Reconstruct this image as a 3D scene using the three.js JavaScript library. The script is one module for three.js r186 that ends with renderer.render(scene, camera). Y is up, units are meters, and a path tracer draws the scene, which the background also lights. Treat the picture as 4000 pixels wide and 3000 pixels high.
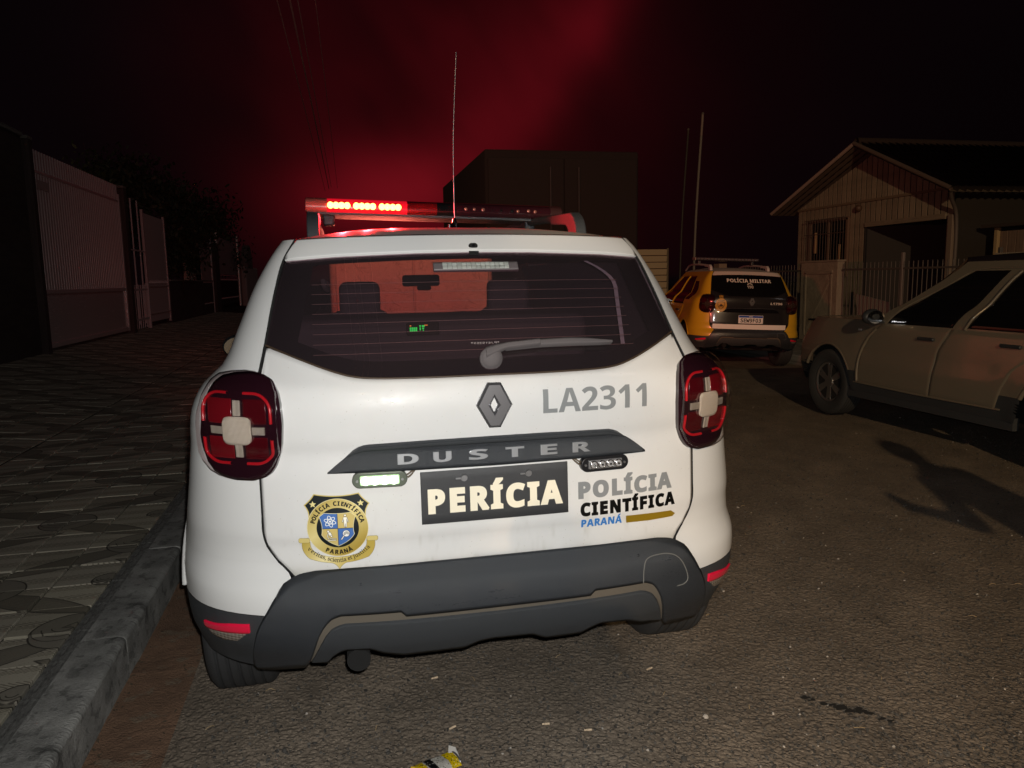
import * as THREE from 'three';
import { mergeGeometries, mergeVertices } from 'three/addons/utils/BufferGeometryUtils.js';
import { RoundedBoxGeometry } from 'three/addons/geometries/RoundedBoxGeometry.js';
import { TextGeometry } from 'three/addons/geometries/TextGeometry.js';
import { FontLoader } from 'three/addons/loaders/FontLoader.js';
import { MarchingCubes } from 'three/addons/objects/MarchingCubes.js';
import { RectAreaLightUniformsLib } from 'three/addons/lights/RectAreaLightUniformsLib.js';
// strengths of the lights (candela), haze per metre, brightness of the red glow painted into the sky
const FLASH = 16, LAMP = 520, RED = 4, REDF = 17, HAZE = 0, SKYRED = 0.88;

// ---------------------------------------------------------------- camera, sky, lights, exposure
const scene = new THREE.Scene();
const camera = new THREE.PerspectiveCamera(53.66, 4 / 3, 0.05, 400);
camera.position.set(-0.4096, 1.4327, 2.0367);
camera.rotation.set(-0.13725, -0.21963, -0.01793, 'YXZ');
const renderer = new THREE.WebGLRenderer({ antialias: true });
renderer.setSize(1024, 768);
renderer.shadowMap.enabled = true;
renderer.toneMapping = THREE.LinearToneMapping;
renderer.toneMappingExposure = 1.0;
RectAreaLightUniformsLib.init();

let seedState = 12345;
function srand(s) { seedState = s >>> 0; }
function rnd() { seedState = (seedState + 0x6d2b79f5) >>> 0; let t = Math.imul(seedState ^ (seedState >>> 15), 1 | seedState); t = (t + Math.imul(t ^ (t >>> 7), 61 | t)) ^ t; return ((t ^ (t >>> 14)) >>> 0) / 4294967296; }
const rr = (a, b) => a + (b - a) * rnd();
const clamp = (x, a = 0, b = 1) => Math.min(b, Math.max(a, x));
const smooth = (a, b, x) => { const t = clamp((x - a) / (b - a)); return t * t * (3 - 2 * t); };
const lerp = (a, b, t) => a + (b - a) * t;
function hash2(i, j, s = 0) { let h = Math.imul(i | 0, 374761393) + Math.imul(j | 0, 668265263) + Math.imul(s | 0, 2147483647 ^ 0x5bd1e995); h = Math.imul(h ^ (h >>> 13), 1274126177); return ((h ^ (h >>> 16)) >>> 0) / 4294967296; }
function vnoise(x, y, per, s = 0) {           // value noise, tiling with period per
  const ix = Math.floor(x), iy = Math.floor(y), fx = x - ix, fy = y - iy, u = fx * fx * (3 - 2 * fx), v = fy * fy * (3 - 2 * fy);
  const m = (k) => ((k % per) + per) % per;
  return lerp(lerp(hash2(m(ix), m(iy), s), hash2(m(ix + 1), m(iy), s), u), lerp(hash2(m(ix), m(iy + 1), s), hash2(m(ix + 1), m(iy + 1), s), u), v);
}
function fbm(x, y, per, oct, s = 0) { let a = 0.5, f = 1, t = 0, n = 0; for (let o = 0; o < oct; o++) { t += a * vnoise(x * f, y * f, per * f, s + o); n += a; a *= 0.5; f *= 2; } return t / n; }
const lin2s = (c) => c <= 0.0031308 ? c * 12.92 : 1.055 * Math.pow(c, 1 / 2.4) - 0.055;

// night sky: red glow and flare of the light bar painted into its colour
const skyTex = (() => {
  const W = 1024, H = 512, d = new Float32Array(W * H * 4);
  const v = new THREE.Vector3(), q = new THREE.Quaternion().setFromEuler(camera.rotation);
  const c1 = new THREE.Vector3(0.10, 0.20, -1).normalize(), c2 = new THREE.Vector3(0.30, 0.30, -1).normalize();
  for (let r = 0; r < H; r++) for (let c = 0; c < W; c++) {
    const up = ((r + 0.5) / H - 0.5) * Math.PI, ro = ((c + 0.5) / W - 0.5) * 2 * Math.PI;
    v.set(Math.cos(ro) * Math.cos(up), Math.sin(up), Math.sin(ro) * Math.cos(up));
    const n = fbm(c / 48, r / 40, 64, 4, 3), n2 = fbm(c / 20 + r / 60, r / 34, 64, 4, 9);
    const az = Math.atan2(v.x, -v.z), el = up;
    const n3 = fbm(c / 9 + r / 14, r / 16, 113.8, 3, 15);
    const a1 = Math.acos(clamp(v.dot(c1), -1, 1)), a2 = Math.acos(clamp(v.dot(c2), -1, 1));
        const wide = Math.exp(-Math.pow((az - 0.15) / (az < 0.15 ? 0.20 : 0.18), 2) - Math.pow((el - 0.19) / 0.25, 2)) * (0.25 + 1.2 * n * (0.6 + 0.8 * n2));
    const sideGlow = Math.exp(-Math.pow(a2 / 0.26, 2)) * (0.3 + 1.1 * n2);
    const across = az - 0.205 - 0.77 * (el - 0.162), column = Math.exp(-Math.pow(across / (across > 0 ? 0.05 : 0.09), 2)) * smooth(0.06, 0.15, el) * (1 - 0.55 * smooth(0.15, 0.42, el)) * (1 - smooth(0.5, 0.9, el)) * (0.35 + 1.3 * n * (0.55 + 0.9 * n2));
    const barGlow = Math.exp(-Math.pow((az - 0.06) / 0.105, 2) - Math.pow((el - 0.105) / 0.05, 2));  // bloom round the light bar, painted into the sky
    const red = SKYRED * (0.046 * wide * (0.55 + 0.9 * n3) + 0.006 * sideGlow + 0.080 * column * (0.6 + 0.8 * n3) + 0.12 * barGlow * (0.5 + n));
    const base = 0.0010 + 0.0010 * n;
    const o = (r * W + c) * 4;
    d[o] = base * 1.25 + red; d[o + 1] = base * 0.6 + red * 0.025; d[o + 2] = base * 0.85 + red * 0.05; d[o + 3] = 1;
  }
  const t = new THREE.DataTexture(d, W, H, THREE.RGBAFormat, THREE.FloatType);
  t.mapping = THREE.EquirectangularReflectionMapping; t.magFilter = THREE.LinearFilter; t.needsUpdate = true;
  return t;
})();
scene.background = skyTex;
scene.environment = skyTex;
if (HAZE > 0) scene.fog = new THREE.FogExp2(new THREE.Color(0.8, 0.8, 0.82), HAZE);

// added soft fill from the right, turned to brighten the left gate
const gateFill = new THREE.DirectionalLight(0xfff0ea, 0.045);
gateFill.position.set(14, 17, 10); gateFill.target.position.set(0, 0, -4); gateFill.shadow.radius = 20; gateFill.castShadow = true;
gateFill.name = 'added_fill'; scene.add(gateFill, gateFill.target);

function spot(name, color, intensity, from, to, angle, penumbra, radius) {
  const l = new THREE.SpotLight(color, intensity, 0, angle, penumbra, 2);
  l.name = name; l.position.set(...from); l.target.position.set(...to); l.castShadow = true; l.shadow.radius = radius; l.shadow.mapSize.set(2048, 2048);
  scene.add(l, l.target); return l;
}
// the phone's flash beside the lens, and the sodium street lamp behind the photographer
const FLASH_AT = [-0.385, 1.475, 2.045];
spot('phone_flash_light', new THREE.Color(1, 0.985, 0.945), FLASH, FLASH_AT, [0.0, 0.98, 0], 1.0, 0.8, 0.5);
const LAMP_AT = [-3.6, 7.6, 17.5];
spot('street_lamp_light', new THREE.Color(1, 0.69, 0.38), LAMP, [LAMP_AT[0], LAMP_AT[1] - 0.12, LAMP_AT[2]], [2.2, 0, -4], 1.15, 0.5, 6);
// ---------------------------------------------------------------- helpers
const used = new Map();
function numbered(name) { const k = used.get(name) ?? 0; used.set(name, k + 1); return k ? name + '_' + String(k).padStart(3, '0') : name; }
function tag(o, label, category, group, kind) {
  if (label) o.userData.label = label;
  if (category) o.userData.category = category;
  if (group) o.userData.group = group; else delete o.userData.group;
  if (kind) o.userData.kind = kind;
  return o;
}
function thing(name, label, category, pos = [0, 0, 0], turn = 0, group) {
  const o = new THREE.Group(); o.name = numbered(name); o.position.set(...pos); o.rotation.y = turn; scene.add(o);
  return tag(o, label, category, group);
}
function mesh(name, g, m, parent, label) {
  const o = new THREE.Mesh(Array.isArray(g) ? join(g) : g, m); o.name = parent === scene ? numbered(name) : name; o.castShadow = o.receiveShadow = true;
  if (label) o.userData.label = label;
  parent.add(o); return o;
}
function struct(name, g, m, parent = scene) { const o = mesh(name, g, m, parent); if (parent === scene) o.userData.kind = 'structure'; return o; }
function copyOf(o, label, group) { const c = o.clone(); c.name = numbered(o.name.replace(/_\d{3}$/, '')); if (label) c.userData.label = label; if (group) c.userData.group = group; scene.add(c); return c; }
function join(list) {
  const l = list.map((g) => { let h = g.index ? g.toNonIndexed() : g.clone(); for (const k of Object.keys(h.attributes)) if (!['position', 'normal', 'uv'].includes(k)) h.deleteAttribute(k); if (!h.attributes.uv) h.setAttribute('uv', new THREE.BufferAttribute(new Float32Array(h.attributes.position.count * 2), 2)); if (!h.attributes.normal) h.computeVertexNormals(); return h; });
  return mergeGeometries(l);
}
const at = (g, x = 0, y = 0, z = 0, rx = 0, ry = 0, rz = 0) => { if (rx || ry || rz) g.applyMatrix4(new THREE.Matrix4().makeRotationFromEuler(new THREE.Euler(rx, ry, rz))); return g.translate(x, y, z); };
const bx = (w, h, d, x = 0, y = 0, z = 0, rx = 0, ry = 0, rz = 0) => at(new THREE.BoxGeometry(w, h, d), x, y, z, rx, ry, rz);
const rbx = (w, h, d, r, x = 0, y = 0, z = 0, rx = 0, ry = 0, rz = 0) => at(new RoundedBoxGeometry(w, h, d, 3, r), x, y, z, rx, ry, rz);
const cyl = (r0, r1, h, n, x = 0, y = 0, z = 0, rx = 0, ry = 0, rz = 0) => at(new THREE.CylinderGeometry(r0, r1, h, n), x, y, z, rx, ry, rz);
const V = (p) => new THREE.Vector3(...p);
function tube(pts, r, seg = 24, rad = 6, closed = false, straight = false) {
  let c; if (straight) { c = new THREE.CurvePath(); for (let i = 0; i + 1 < pts.length; i++) c.add(new THREE.LineCurve3(V(pts[i]), V(pts[i + 1]))); } else c = new THREE.CatmullRomCurve3(pts.map(V), closed, 'centripetal');
  return new THREE.TubeGeometry(c, seg, r, rad, closed);
}
function bar(a, b, r, n = 6) { return tube([a, b], r, 1, n, false, false); }
function mirrorX(g) {
  const h = g.clone(), p = h.attributes.position, n = h.attributes.normal;
  for (let i = 0; i < p.count; i++) { p.setX(i, -p.getX(i)); if (n) n.setX(i, -n.getX(i)); }
  if (h.index) { const a = h.index.array; for (let i = 0; i < a.length; i += 3) { const t = a[i]; a[i] = a[i + 1]; a[i + 1] = t; } }
  else for (const k of Object.keys(h.attributes)) { const A = h.attributes[k], s = A.itemSize; for (let i = 0; i < A.count; i += 3) for (let c = 0; c < s; c++) { const t = A.array[i * s + c]; A.array[i * s + c] = A.array[(i + 1) * s + c]; A.array[(i + 1) * s + c] = t; } }
  return h;
}
// piecewise linear and smooth tables
function tab(T, y) { if (y <= T[0][0]) return T[0][1]; for (let i = 1; i < T.length; i++) if (y <= T[i][0]) return lerp(T[i - 1][1], T[i][1], (y - T[i - 1][0]) / (T[i][0] - T[i - 1][0])); return T[T.length - 1][1]; }
function stab(T, y) {                           // Catmull-Rom through the table (monotone-limited)
  if (y <= T[0][0]) return T[0][1]; if (y >= T[T.length - 1][0]) return T[T.length - 1][1];
  let i = 1; while (y > T[i][0]) i++;
  const s = (k) => (T[k + 1][1] - T[k][1]) / (T[k + 1][0] - T[k][0]);
  const slope = (k) => { if (k === 0) return s(0); if (k === T.length - 1) return s(k - 1); const a = s(k - 1), b = s(k); return a * b <= 0 ? 0 : 2 * a * b / (a + b); };
  const h = T[i][0] - T[i - 1][0], t = (y - T[i - 1][0]) / h, m0 = slope(i - 1) * h, m1 = slope(i) * h, t2 = t * t, t3 = t2 * t;
  return (2 * t3 - 3 * t2 + 1) * T[i - 1][1] + (t3 - 2 * t2 + t) * m0 + (-2 * t3 + 3 * t2) * T[i][1] + (t3 - t2) * m1;
}
function grid(rows, uv) {                       // rows: array of equally long arrays of [x, y, z]
  const R = rows.length, C = rows[0].length, p = new Float32Array(R * C * 3), u = new Float32Array(R * C * 2), idx = [];
  rows.forEach((row, r) => row.forEach((q, c) => { p.set(q, (r * C + c) * 3); const w = uv ? uv(q, r, c) : [c / (C - 1), r / (R - 1)]; u.set(w, (r * C + c) * 2); }));
  for (let r = 0; r + 1 < R; r++) for (let c = 0; c + 1 < C; c++) { const a = r * C + c, b = a + 1, d = a + C, e = d + 1; idx.push(a, b, e, a, e, d); }
  const g = new THREE.BufferGeometry(); g.setAttribute('position', new THREE.BufferAttribute(p, 3)); g.setAttribute('uv', new THREE.BufferAttribute(u, 2)); g.setIndex(idx); g.computeVertexNormals(); return g;
}
function dropTriangles(g, bad) { const p = g.attributes.position, a = g.index.array, out = []; for (let i = 0; i < a.length; i += 3) { const x = (p.getX(a[i]) + p.getX(a[i + 1]) + p.getX(a[i + 2])) / 3, y = (p.getY(a[i]) + p.getY(a[i + 1]) + p.getY(a[i + 2])) / 3, z = (p.getZ(a[i]) + p.getZ(a[i + 1]) + p.getZ(a[i + 2])) / 3; if (!bad(x, y, z)) out.push(a[i], a[i + 1], a[i + 2]); } g.setIndex(out); return g; }

// ---------------------------------------------------------------- textures and materials
function dtex(w, h, fn, srgb = false) {
  const d = new Uint8Array(w * h * 4);
  for (let y = 0; y < h; y++) for (let x = 0; x < w; x++) { const c = fn(x, y), o = (y * w + x) * 4; if (typeof c === 'number') { d[o] = d[o + 1] = d[o + 2] = clamp(c) * 255; } else { d[o] = clamp(c[0]) * 255; d[o + 1] = clamp(c[1]) * 255; d[o + 2] = clamp(c[2]) * 255; } d[o + 3] = 255; }
  const t = new THREE.DataTexture(d, w, h); t.wrapS = t.wrapT = THREE.RepeatWrapping; t.magFilter = THREE.LinearFilter; t.colorSpace = srgb ? THREE.SRGBColorSpace : THREE.NoColorSpace; t.needsUpdate = true; return t;
}
function rep(t, u, v = u) { const c = t.clone(); c.repeat.set(u, v); c.needsUpdate = true; return c; }
function canvasTex(w, h, draw) { const c = document.createElement('canvas'); c.width = w; c.height = h; const x = c.getContext('2d'); draw(x, w, h); const t = new THREE.CanvasTexture(c); t.colorSpace = THREE.SRGBColorSpace; return t; }
const M = (r, g, b, rough = 0.6, o = {}) => { const m = new THREE.MeshPhysicalMaterial({ roughness: rough, metalness: 0, side: THREE.DoubleSide, ...o }); m.color.setRGB(r, g, b); return m; };

const grime = dtex(512, 512, (x, y) => { const n = fbm(x / 64, y / 64, 8, 5, 11), f = fbm(x / 6, y / 6, 86, 2, 5); return 0.62 + 0.5 * (n - 0.5) + 0.25 * (f - 0.5) + 0.1; });
const fineBump = dtex(256, 256, (x, y) => fbm(x / 3, y / 3, 86, 3, 21));
const stoneH = (() => {                          // tiling height field of packed stones
  const N = 1024, h = new Float32Array(N * N); srand(77);
  for (let k = 0; k < 14000; k++) {
    const cx = rnd() * N, cy = rnd() * N, r = 3 + 8 * Math.pow(rnd(), 2.2), top = 0.25 + 0.75 * rnd(), e = 0.6 + 0.4 * rnd(), an = rnd() * 3.14, ca = Math.cos(an), sa = Math.sin(an);
    const R = Math.ceil(r / e);
    for (let j = -R; j <= R; j++) for (let i = -R; i <= R; i++) { const u = (i * ca + j * sa) / r, v = (-i * sa + j * ca) / (r * e) ; const d2 = u * u + v * v; if (d2 < 1) { const o = ((Math.floor(cy + j) + N) % N) * N + ((Math.floor(cx + i) + N) % N); const v2 = top * Math.pow(1 - d2, 0.35); if (v2 > h[o]) h[o] = v2; } }
  }
  return h;
})();
const asphaltBump = dtex(1024, 1024, (x, y) => 0.15 + 0.6 * stoneH[y * 1024 + x] + 0.25 * fbm(x / 40, y / 40, 25.6, 3, 4));
const asphaltColor = dtex(1024, 1024, (x, y) => {
  const n = fbm(x / 128, y / 128, 8, 4, 31), f = hash2(x, y, 8), s = stoneH[y * 1024 + x], sp = fbm(x / 3, y / 3, 341, 2, 6);
  let v = 0.050 + 0.040 * n + 0.055 * s * sp; if (f > 0.992) v += 0.13 * hash2(y, x, 2); if (sp > 0.74) v += 0.05;
  v *= 1.75 * (0.8 + 0.4 * fbm(x / 256, y / 256, 4, 2, 17)); return [lin2s(v * 1.24), lin2s(v), lin2s(v * 0.76)];
}, true);
const concreteColor = dtex(512, 512, (x, y) => { const n = fbm(x / 80, y / 80, 6.4, 5, 41), f = fbm(x / 4, y / 4, 128, 2, 43), k = fbm(x / 22, y / 22, 23.27, 4, 47), v = 0.27 + 0.30 * (n - 0.5) + 0.09 * (f - 0.5) - 0.10 * smooth(.56, .66, k); return [lin2s(v * 1.02), lin2s(v), lin2s(v * 0.92)]; }, true);
const concreteBump = dtex(512, 512, (x, y) => 0.5 * fbm(x / 50, y / 50, 10.24, 4, 51) + 0.5 * fbm(x / 4, y / 4, 128, 3, 53));
const dirtColor = dtex(512, 512, (x, y) => { const n = fbm(x / 90, y / 60, 8.533, 5, 61), f = fbm(x / 5, y / 5, 102.4, 2, 63), k = 0.8 * smooth(0.635, 0.67, fbm(x / 34, y / 26, 15.06, 5, 67)) * smooth(.4, .6, fbm(x / 4, y / 4, 128, 2, 68) + .12); const v = 0.11 + 0.12 * (n - 0.4) + 0.03 * (f - 0.5); return [lin2s(lerp(v * 1.42, 0.19, k)), lin2s(lerp(v * 0.82, 0.145, k)), lin2s(lerp(v * 0.50, 0.10, k))]; }, true);
const woodColor = dtex(256, 512, (x, y) => { const n = fbm(x / 10, y / 120, 25.6, 3, 71), f = fbm(x / 40, y / 40, 6.4, 4, 73); const v = 0.75 + 0.35 * (n - 0.5) + 0.35 * (f - 0.5); return [v, v, v]; });

const mat = {
  asphalt: M(1, 1, 1, 0.88, { map: rep(asphaltColor, 1 / 1.15), bumpMap: rep(asphaltBump, 1 / 1.15), bumpScale: 0.007 }),
  gutter: M(1, 1, 1, 0.9, { map: rep(dirtColor, 1 / 0.9), bumpMap: rep(concreteBump, 1 / 0.5), bumpScale: 0.012 }),
  kerb: M(0.9, 0.92, 0.95, 0.9, { map: rep(concreteColor, 1 / 0.7), bumpMap: rep(concreteBump, 1 / 0.4), bumpScale: 0.008 }),
  mortar: M(0.012, 0.011, 0.010, 0.95),
  paving: M(0.8, 0.8, 0.8, 0.95, { map: rep(concreteColor, 1 / 1.1), bumpMap: rep(concreteBump, 1 / 0.6), bumpScale: 0.006 }),
  earth: M(0.02, 0.017, 0.013, 1),
  dark: M(0.012, 0.012, 0.013, 0.7),
  matte: M(0.006, 0.006, 0.006, 0.95),
  rubber: M(0.030, 0.031, 0.033, 0.82, { bumpMap: rep(fineBump, 6, 2), bumpScale: 0.002 }),
  plastic: M(0.030, 0.034, 0.040, 0.50, { bumpMap: rep(fineBump, 30), bumpScale: 0.0006, roughnessMap: rep(grime, 1.7) }),
  plasticLow: M(0.036, 0.040, 0.045, 0.62, { bumpMap: rep(fineBump, 30), bumpScale: 0.0008 }),
  dust: M(0.105, 0.09, 0.07, 0.9),
  gloss: M(0.008, 0.008, 0.009, 0.08, { clearcoat: 1, clearcoatRoughness: 0.03 }),
  glassDark: M(0.006, 0.006, 0.007, 0.05),
  chrome: M(0.75, 0.76, 0.78, 0.12, { metalness: 1 }),
  alloy: M(0.42, 0.42, 0.43, 0.32, { metalness: 0.9 }),
  steel: M(0.35, 0.35, 0.36, 0.4, { metalness: 0.9 }),
  paintWhite: M(0.70, 0.705, 0.70, 0.5, { specularIntensity: .4, clearcoat: 0.6, clearcoatRoughness: 0.025 }),
};
const fontBold = await new FontLoader().loadAsync('fonts/droid/droid_sans_bold.typeface.json');
// ---------------------------------------------------------------- the small SUV: one body shape, used for three cars
// car axes: x to the right seen from behind, y up, z back (0 at the rear bumper, the nose near -4.3)
const ZC = [[.28, -.095], [.33, -.075], [.37, -.05], [.42, -.018], [.47, -.004], [.53, 0], [.575, -.006], [.61, -.03], [.64, -.05], [.70, -.052], [.73, -.045], [.80, -.047], [.9, -.052], [.96, -.06], [1.0, -.05], [1.08, -.043], [1.14, -.052], [1.17, -.07], [1.25, -.122], [1.35, -.195], [1.5, -.312], [1.54, -.345], [1.6, -.40], [1.7, -.5]];
const WT = [[.28, .885], [.33, .895], [.40, .906], [.5, .914], [.6, .918], [.72, .912], [.85, .895], [.95, .882], [1.05, .868], [1.10, .85], [1.14, .825], [1.2, .765], [1.3, .722], [1.43, .668], [1.53, .608], [1.58, .57], [1.7, .45]];
const RT = [[.28, .55], [.6, .54], [.85, .50], [1.04, .44], [1.25, .38], [1.45, .28], [1.56, .2], [1.7, .2]];
const cube = (x) => Math.cbrt(Math.max(0, x));
const carW = (y) => stab(WT, y), carR = (y) => stab(RT, y);
function S(x, y) { const t = Math.min(Math.abs(x) / carW(y), 0.9999); return stab(ZC, y) - carR(y) * (1 - cube(1 - t * t * t)); }
function P(x, y, off = 0) {                     // a point of the rear, lifted off the sheet metal along its normal
  const z = S(x, y); if (!off) return [x, y, z];
  const e = 0.002, gx = clamp((S(x + e, y) - S(x - e, y)) / (2 * e), -2.5, 2.5), gy = (S(x, y + e) - S(x, y - e)) / (2 * e), l = Math.hypot(gx, gy, 1);
  return [x - gx / l * off, y - gy / l * off, z + off / l];
}
function span(x0, x1, top, bot, off, { nx = 40, ny = 10, skirt = 0, ease = 1 } = {}) {
  const T = typeof top === 'number' ? () => top : typeof top === 'function' ? top : (x) => tab(top, x), B = typeof bot === 'number' ? () => bot : typeof bot === 'function' ? bot : (x) => tab(bot, x);
  let ymin = 9, ymax = -9; for (let i = 0; i <= nx; i++) { const x = lerp(x0, x1, i / nx); ymin = Math.min(ymin, B(x)); ymax = Math.max(ymax, T(x)); }
  const k = skirt ? 1 : 0, rows = [];
  for (let j = -k; j <= ny + k; j++) { const row = []; for (let i = -k; i <= nx + k; i++) {
    const ci = clamp(i, 0, nx) / nx, cj = clamp(j, 0, ny) / ny, s = lerp(ci, 0.5 - 0.5 * Math.cos(Math.PI * ci), ease), x = lerp(x0, x1, s), y = lerp(B(x), T(x), cj);
    const edge = i < 0 || j < 0 || i > nx || j > ny; row.push(P(x, y, edge ? off - skirt : off)); } rows.push(row); }
  return grid(rows, (q) => [(q[0] - x0) / (x1 - x0), (q[1] - ymin) / (ymax - ymin)]);
}
const sym = (T) => (x) => tab(T, Math.abs(x));
const GLASS_TOP = sym([[0, 1.522], [.183, 1.520], [.419, 1.512], [.566, 1.502], [.592, 1.406], [.6205, 1.257]]), GLASS_BOT = sym([[0, 1.1655], [.177, 1.1655], [.33, 1.1685], [.385, 1.174], [.44, 1.189], [.534, 1.224], [.621, 1.2565]]);
const ROOF_EDGE = (x) => 1.572 - 0.036 * x * x;
const Z_REAR_AXLE = -0.76, Z_FRONT_AXLE = -3.50, WHEEL_Y = 0.345;
const X0 = [[.33, .60], [.50, .60], [.54, .60], [.58, .60], [.604, .575], [.62, .577], [.655, .616], [.70, .645], [.745, .652], [.90, .651], [1.176, .643], [1.257, .626], [1.4, .599], [1.5, .573], [1.565, .535]];
const ZF = [[.26, -4.2], [.5, -4.31], [.75, -4.28], [.95, -4.14], [1.02, -4.04]], ZW = [[1.0, -2.84], [1.14, -2.66], [1.28, -2.44], [1.40, -2.24], [1.5, -2.12], [1.58, -2.06]];
const roofFront = (t) => -2.07 - 0.38 * (1 - t * t);
function Wp(y, z) { const d = Math.hypot(z - Z_REAR_AXLE, y - WHEEL_Y), e = Math.hypot(z - Z_FRONT_AXLE, y - WHEEL_Y); const fl = 0.009 * (Math.exp(-Math.pow((d - .42) / .07, 2)) + Math.exp(-Math.pow((e - .42) / .07, 2))); return carW(y) * (1 - 0.05 * Math.pow(smooth(-2.9, -4.2, z), 1.3)) + fl + (y < 1 ? -0.012 * Math.exp(-Math.pow((y - .72) / .10, 2)) * smooth(-1.2, -1.5, z) * smooth(-3.1, -2.9, z) : 0); }
function sideRow(y, full, x0) {
  const R = carR(y), zr = stab(ZC, y) - R, W = carW(y), row = [];
  const t0 = x0 / W; for (let k = 0; k <= 15; k++) { const t = 1 - (1 - t0) * Math.pow(1 - k / 15, 2.4); const d = R * (1 - cube(1 - Math.min(t, 1) ** 3)); const z = stab(ZC, y) - d; row.push([lerp(W * t, Wp(y, z) * t, smooth(.9, 1, t)), y, z]); }
  if (full) {
    const zf = tab(ZF, y), zc = zf + R; for (let k = 1; k <= 72; k++) { const z = lerp(zr, zc, k / 72); row.push([Wp(y, z), y, z]); }
    const Wf = Wp(y, zc); for (let k = 1; k <= 12; k++) { const t = Math.pow(1 - k / 12, 0.5); row.push([Wf * t, y, zf + R * (1 - cube(1 - t ** 3))]); }
  } else { const zw = tab(ZW, y); for (let k = 1; k <= 48; k++) { const z = lerp(zr, zw, k / 48); row.push([Wp(y, z), y, z]); } }
  return row;
}
const inArch = (r) => (x, y, z) => Math.abs(x) > .5 && (Math.hypot(z - Z_REAR_AXLE, y - WHEEL_Y) < r || Math.hypot(z - Z_FRONT_AXLE, y - WHEEL_Y) < r);
function levels(a, b, n) { return Array.from({ length: n + 1 }, (_, i) => lerp(a, b, i / n)); }
function sidePatch(y0, y1, za, zb, off, { nz = 24, ny = 10, skirt = 0 } = {}) {   // za(y) front edge, zb(y) rear edge
  const A = (y) => tab(za, y), B = (y) => tab(zb, y), k = skirt ? 1 : 0, rows = [];
  for (let j = -k; j <= ny + k; j++) { const row = []; for (let i = -k; i <= nz + k; i++) { const y = lerp(y0, y1, clamp(j, 0, ny) / ny), z = lerp(A(y), B(y), clamp(i, 0, nz) / nz), ed = i < 0 || j < 0 || i > nz || j > ny; row.push([Wp(y, z) + (ed ? off - skirt : off), y, z]); } rows.push(row); }
  return grid(rows);
}
const tyreG = (() => {
  const R = 0.345, w = 0.108, pr = [[0.21, -w * .8], [0.25, -w * .98], [0.30, -w], [R - .02, -w * .96], [R - .004, -w * .82]];
  for (let k = 0; k < 5; k++) { const c = -w * .62 + k * w * .31; pr.push([R, c - .009], [R, c - .004], [R - .009, c - .0035], [R - .009, c + .0035], [R, c + .004], [R, c + .009]); }
  pr.push([R - .004, w * .82], [R - .02, w * .96], [0.30, w], [0.25, w * .98], [0.21, w * .8]);
  return at(new THREE.LatheGeometry(pr.map((p) => new THREE.Vector2(...p)), 72), 0, 0, 0, 0, 0, Math.PI / 2);
})();
const rimG = (() => {                            // six-spoke alloy facing +x
  const l = [at(new THREE.LatheGeometry([[.205, -.09], [.215, -.02], [.215, .075], [.205, .085], [.19, .07]].map((p) => new THREE.Vector2(...p)), 48), 0, 0, 0, 0, 0, -Math.PI / 2), cyl(.055, .06, .04, 24, .06, 0, 0, 0, 0, Math.PI / 2)];
  for (let k = 0; k < 6; k++) { const s = new THREE.Shape(); s.moveTo(-.02, .03); s.lineTo(.02, .03); s.lineTo(.036, .19); s.lineTo(.022, .205); s.lineTo(.008, .17); s.lineTo(-.008, .17); s.lineTo(-.022, .205); s.lineTo(-.036, .19); const g = new THREE.ExtrudeGeometry(s, { depth: .022, bevelEnabled: true, bevelSize: .005, bevelThickness: .005, bevelSegments: 2 }); g.rotateZ(k * Math.PI / 3).rotateY(Math.PI / 2).translate(.045, 0, 0); l.push(g); }
  return join(l);
})();
const wellG = cyl(.2, .2, .08, 24, -.03, 0, 0, 0, 0, Math.PI / 2);
function wheel(car, sx, z, y = WHEEL_Y) {
  const g = new THREE.Group(); g.name = 'wheel'; g.position.set(sx * .79, y, z); car.add(g);
  mesh('tyre', tyreG, mat.rubber, g); const r = sx > 0 ? rimG : mirrorX(rimG); mesh('rim', r, mat.alloy, g); mesh('brake_drum', wellG, mat.dark, g);
}
function roundRectPath(cx, cy, w, h, r, n = 6) { const p = []; for (const [sx, sy, a] of [[1, 1, 0], [-1, 1, 1], [-1, -1, 2], [1, -1, 3]]) for (let k = 0; k <= n; k++) { const t = (a + k / n) * Math.PI / 2; p.push([cx + sx * (w / 2 - r) + r * Math.cos(t), cy + sy * (h / 2 - r) + r * Math.sin(t)]); } return p; }
const ribBump = dtex(64, 64, (x, y) => 0.5 * Math.abs(Math.sin(x / 64 * Math.PI)) + 0.5 * Math.abs(Math.sin(y / 64 * Math.PI)));
const lampMat = {
  housing: M(.018, .005, .009, .12, { clearcoat: 1, clearcoatRoughness: .03 }), ring: M(.42, .008, .016, .25, { clearcoat: 1 }), red: M(.15, .005, .010, .12, { clearcoat: 1 }), redDim: M(.06, .003, .006, .12, { clearcoat: 1 }),
  lens: M(.60, .55, .45, .16, { clearcoat: 1, bumpMap: rep(ribBump, 22, 22), bumpScale: .0018 }), bars: M(.52, .48, .40, .25, { bumpMap: rep(ribBump, 1, 14), bumpScale: .003 }), reflector: M(.85, .012, .06, .25, { clearcoat: 1 }), clear: M(.22, .19, .16, .15, { clearcoat: 1, bumpMap: rep(ribBump, 10, 4), bumpScale: .002 }),
};
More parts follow.
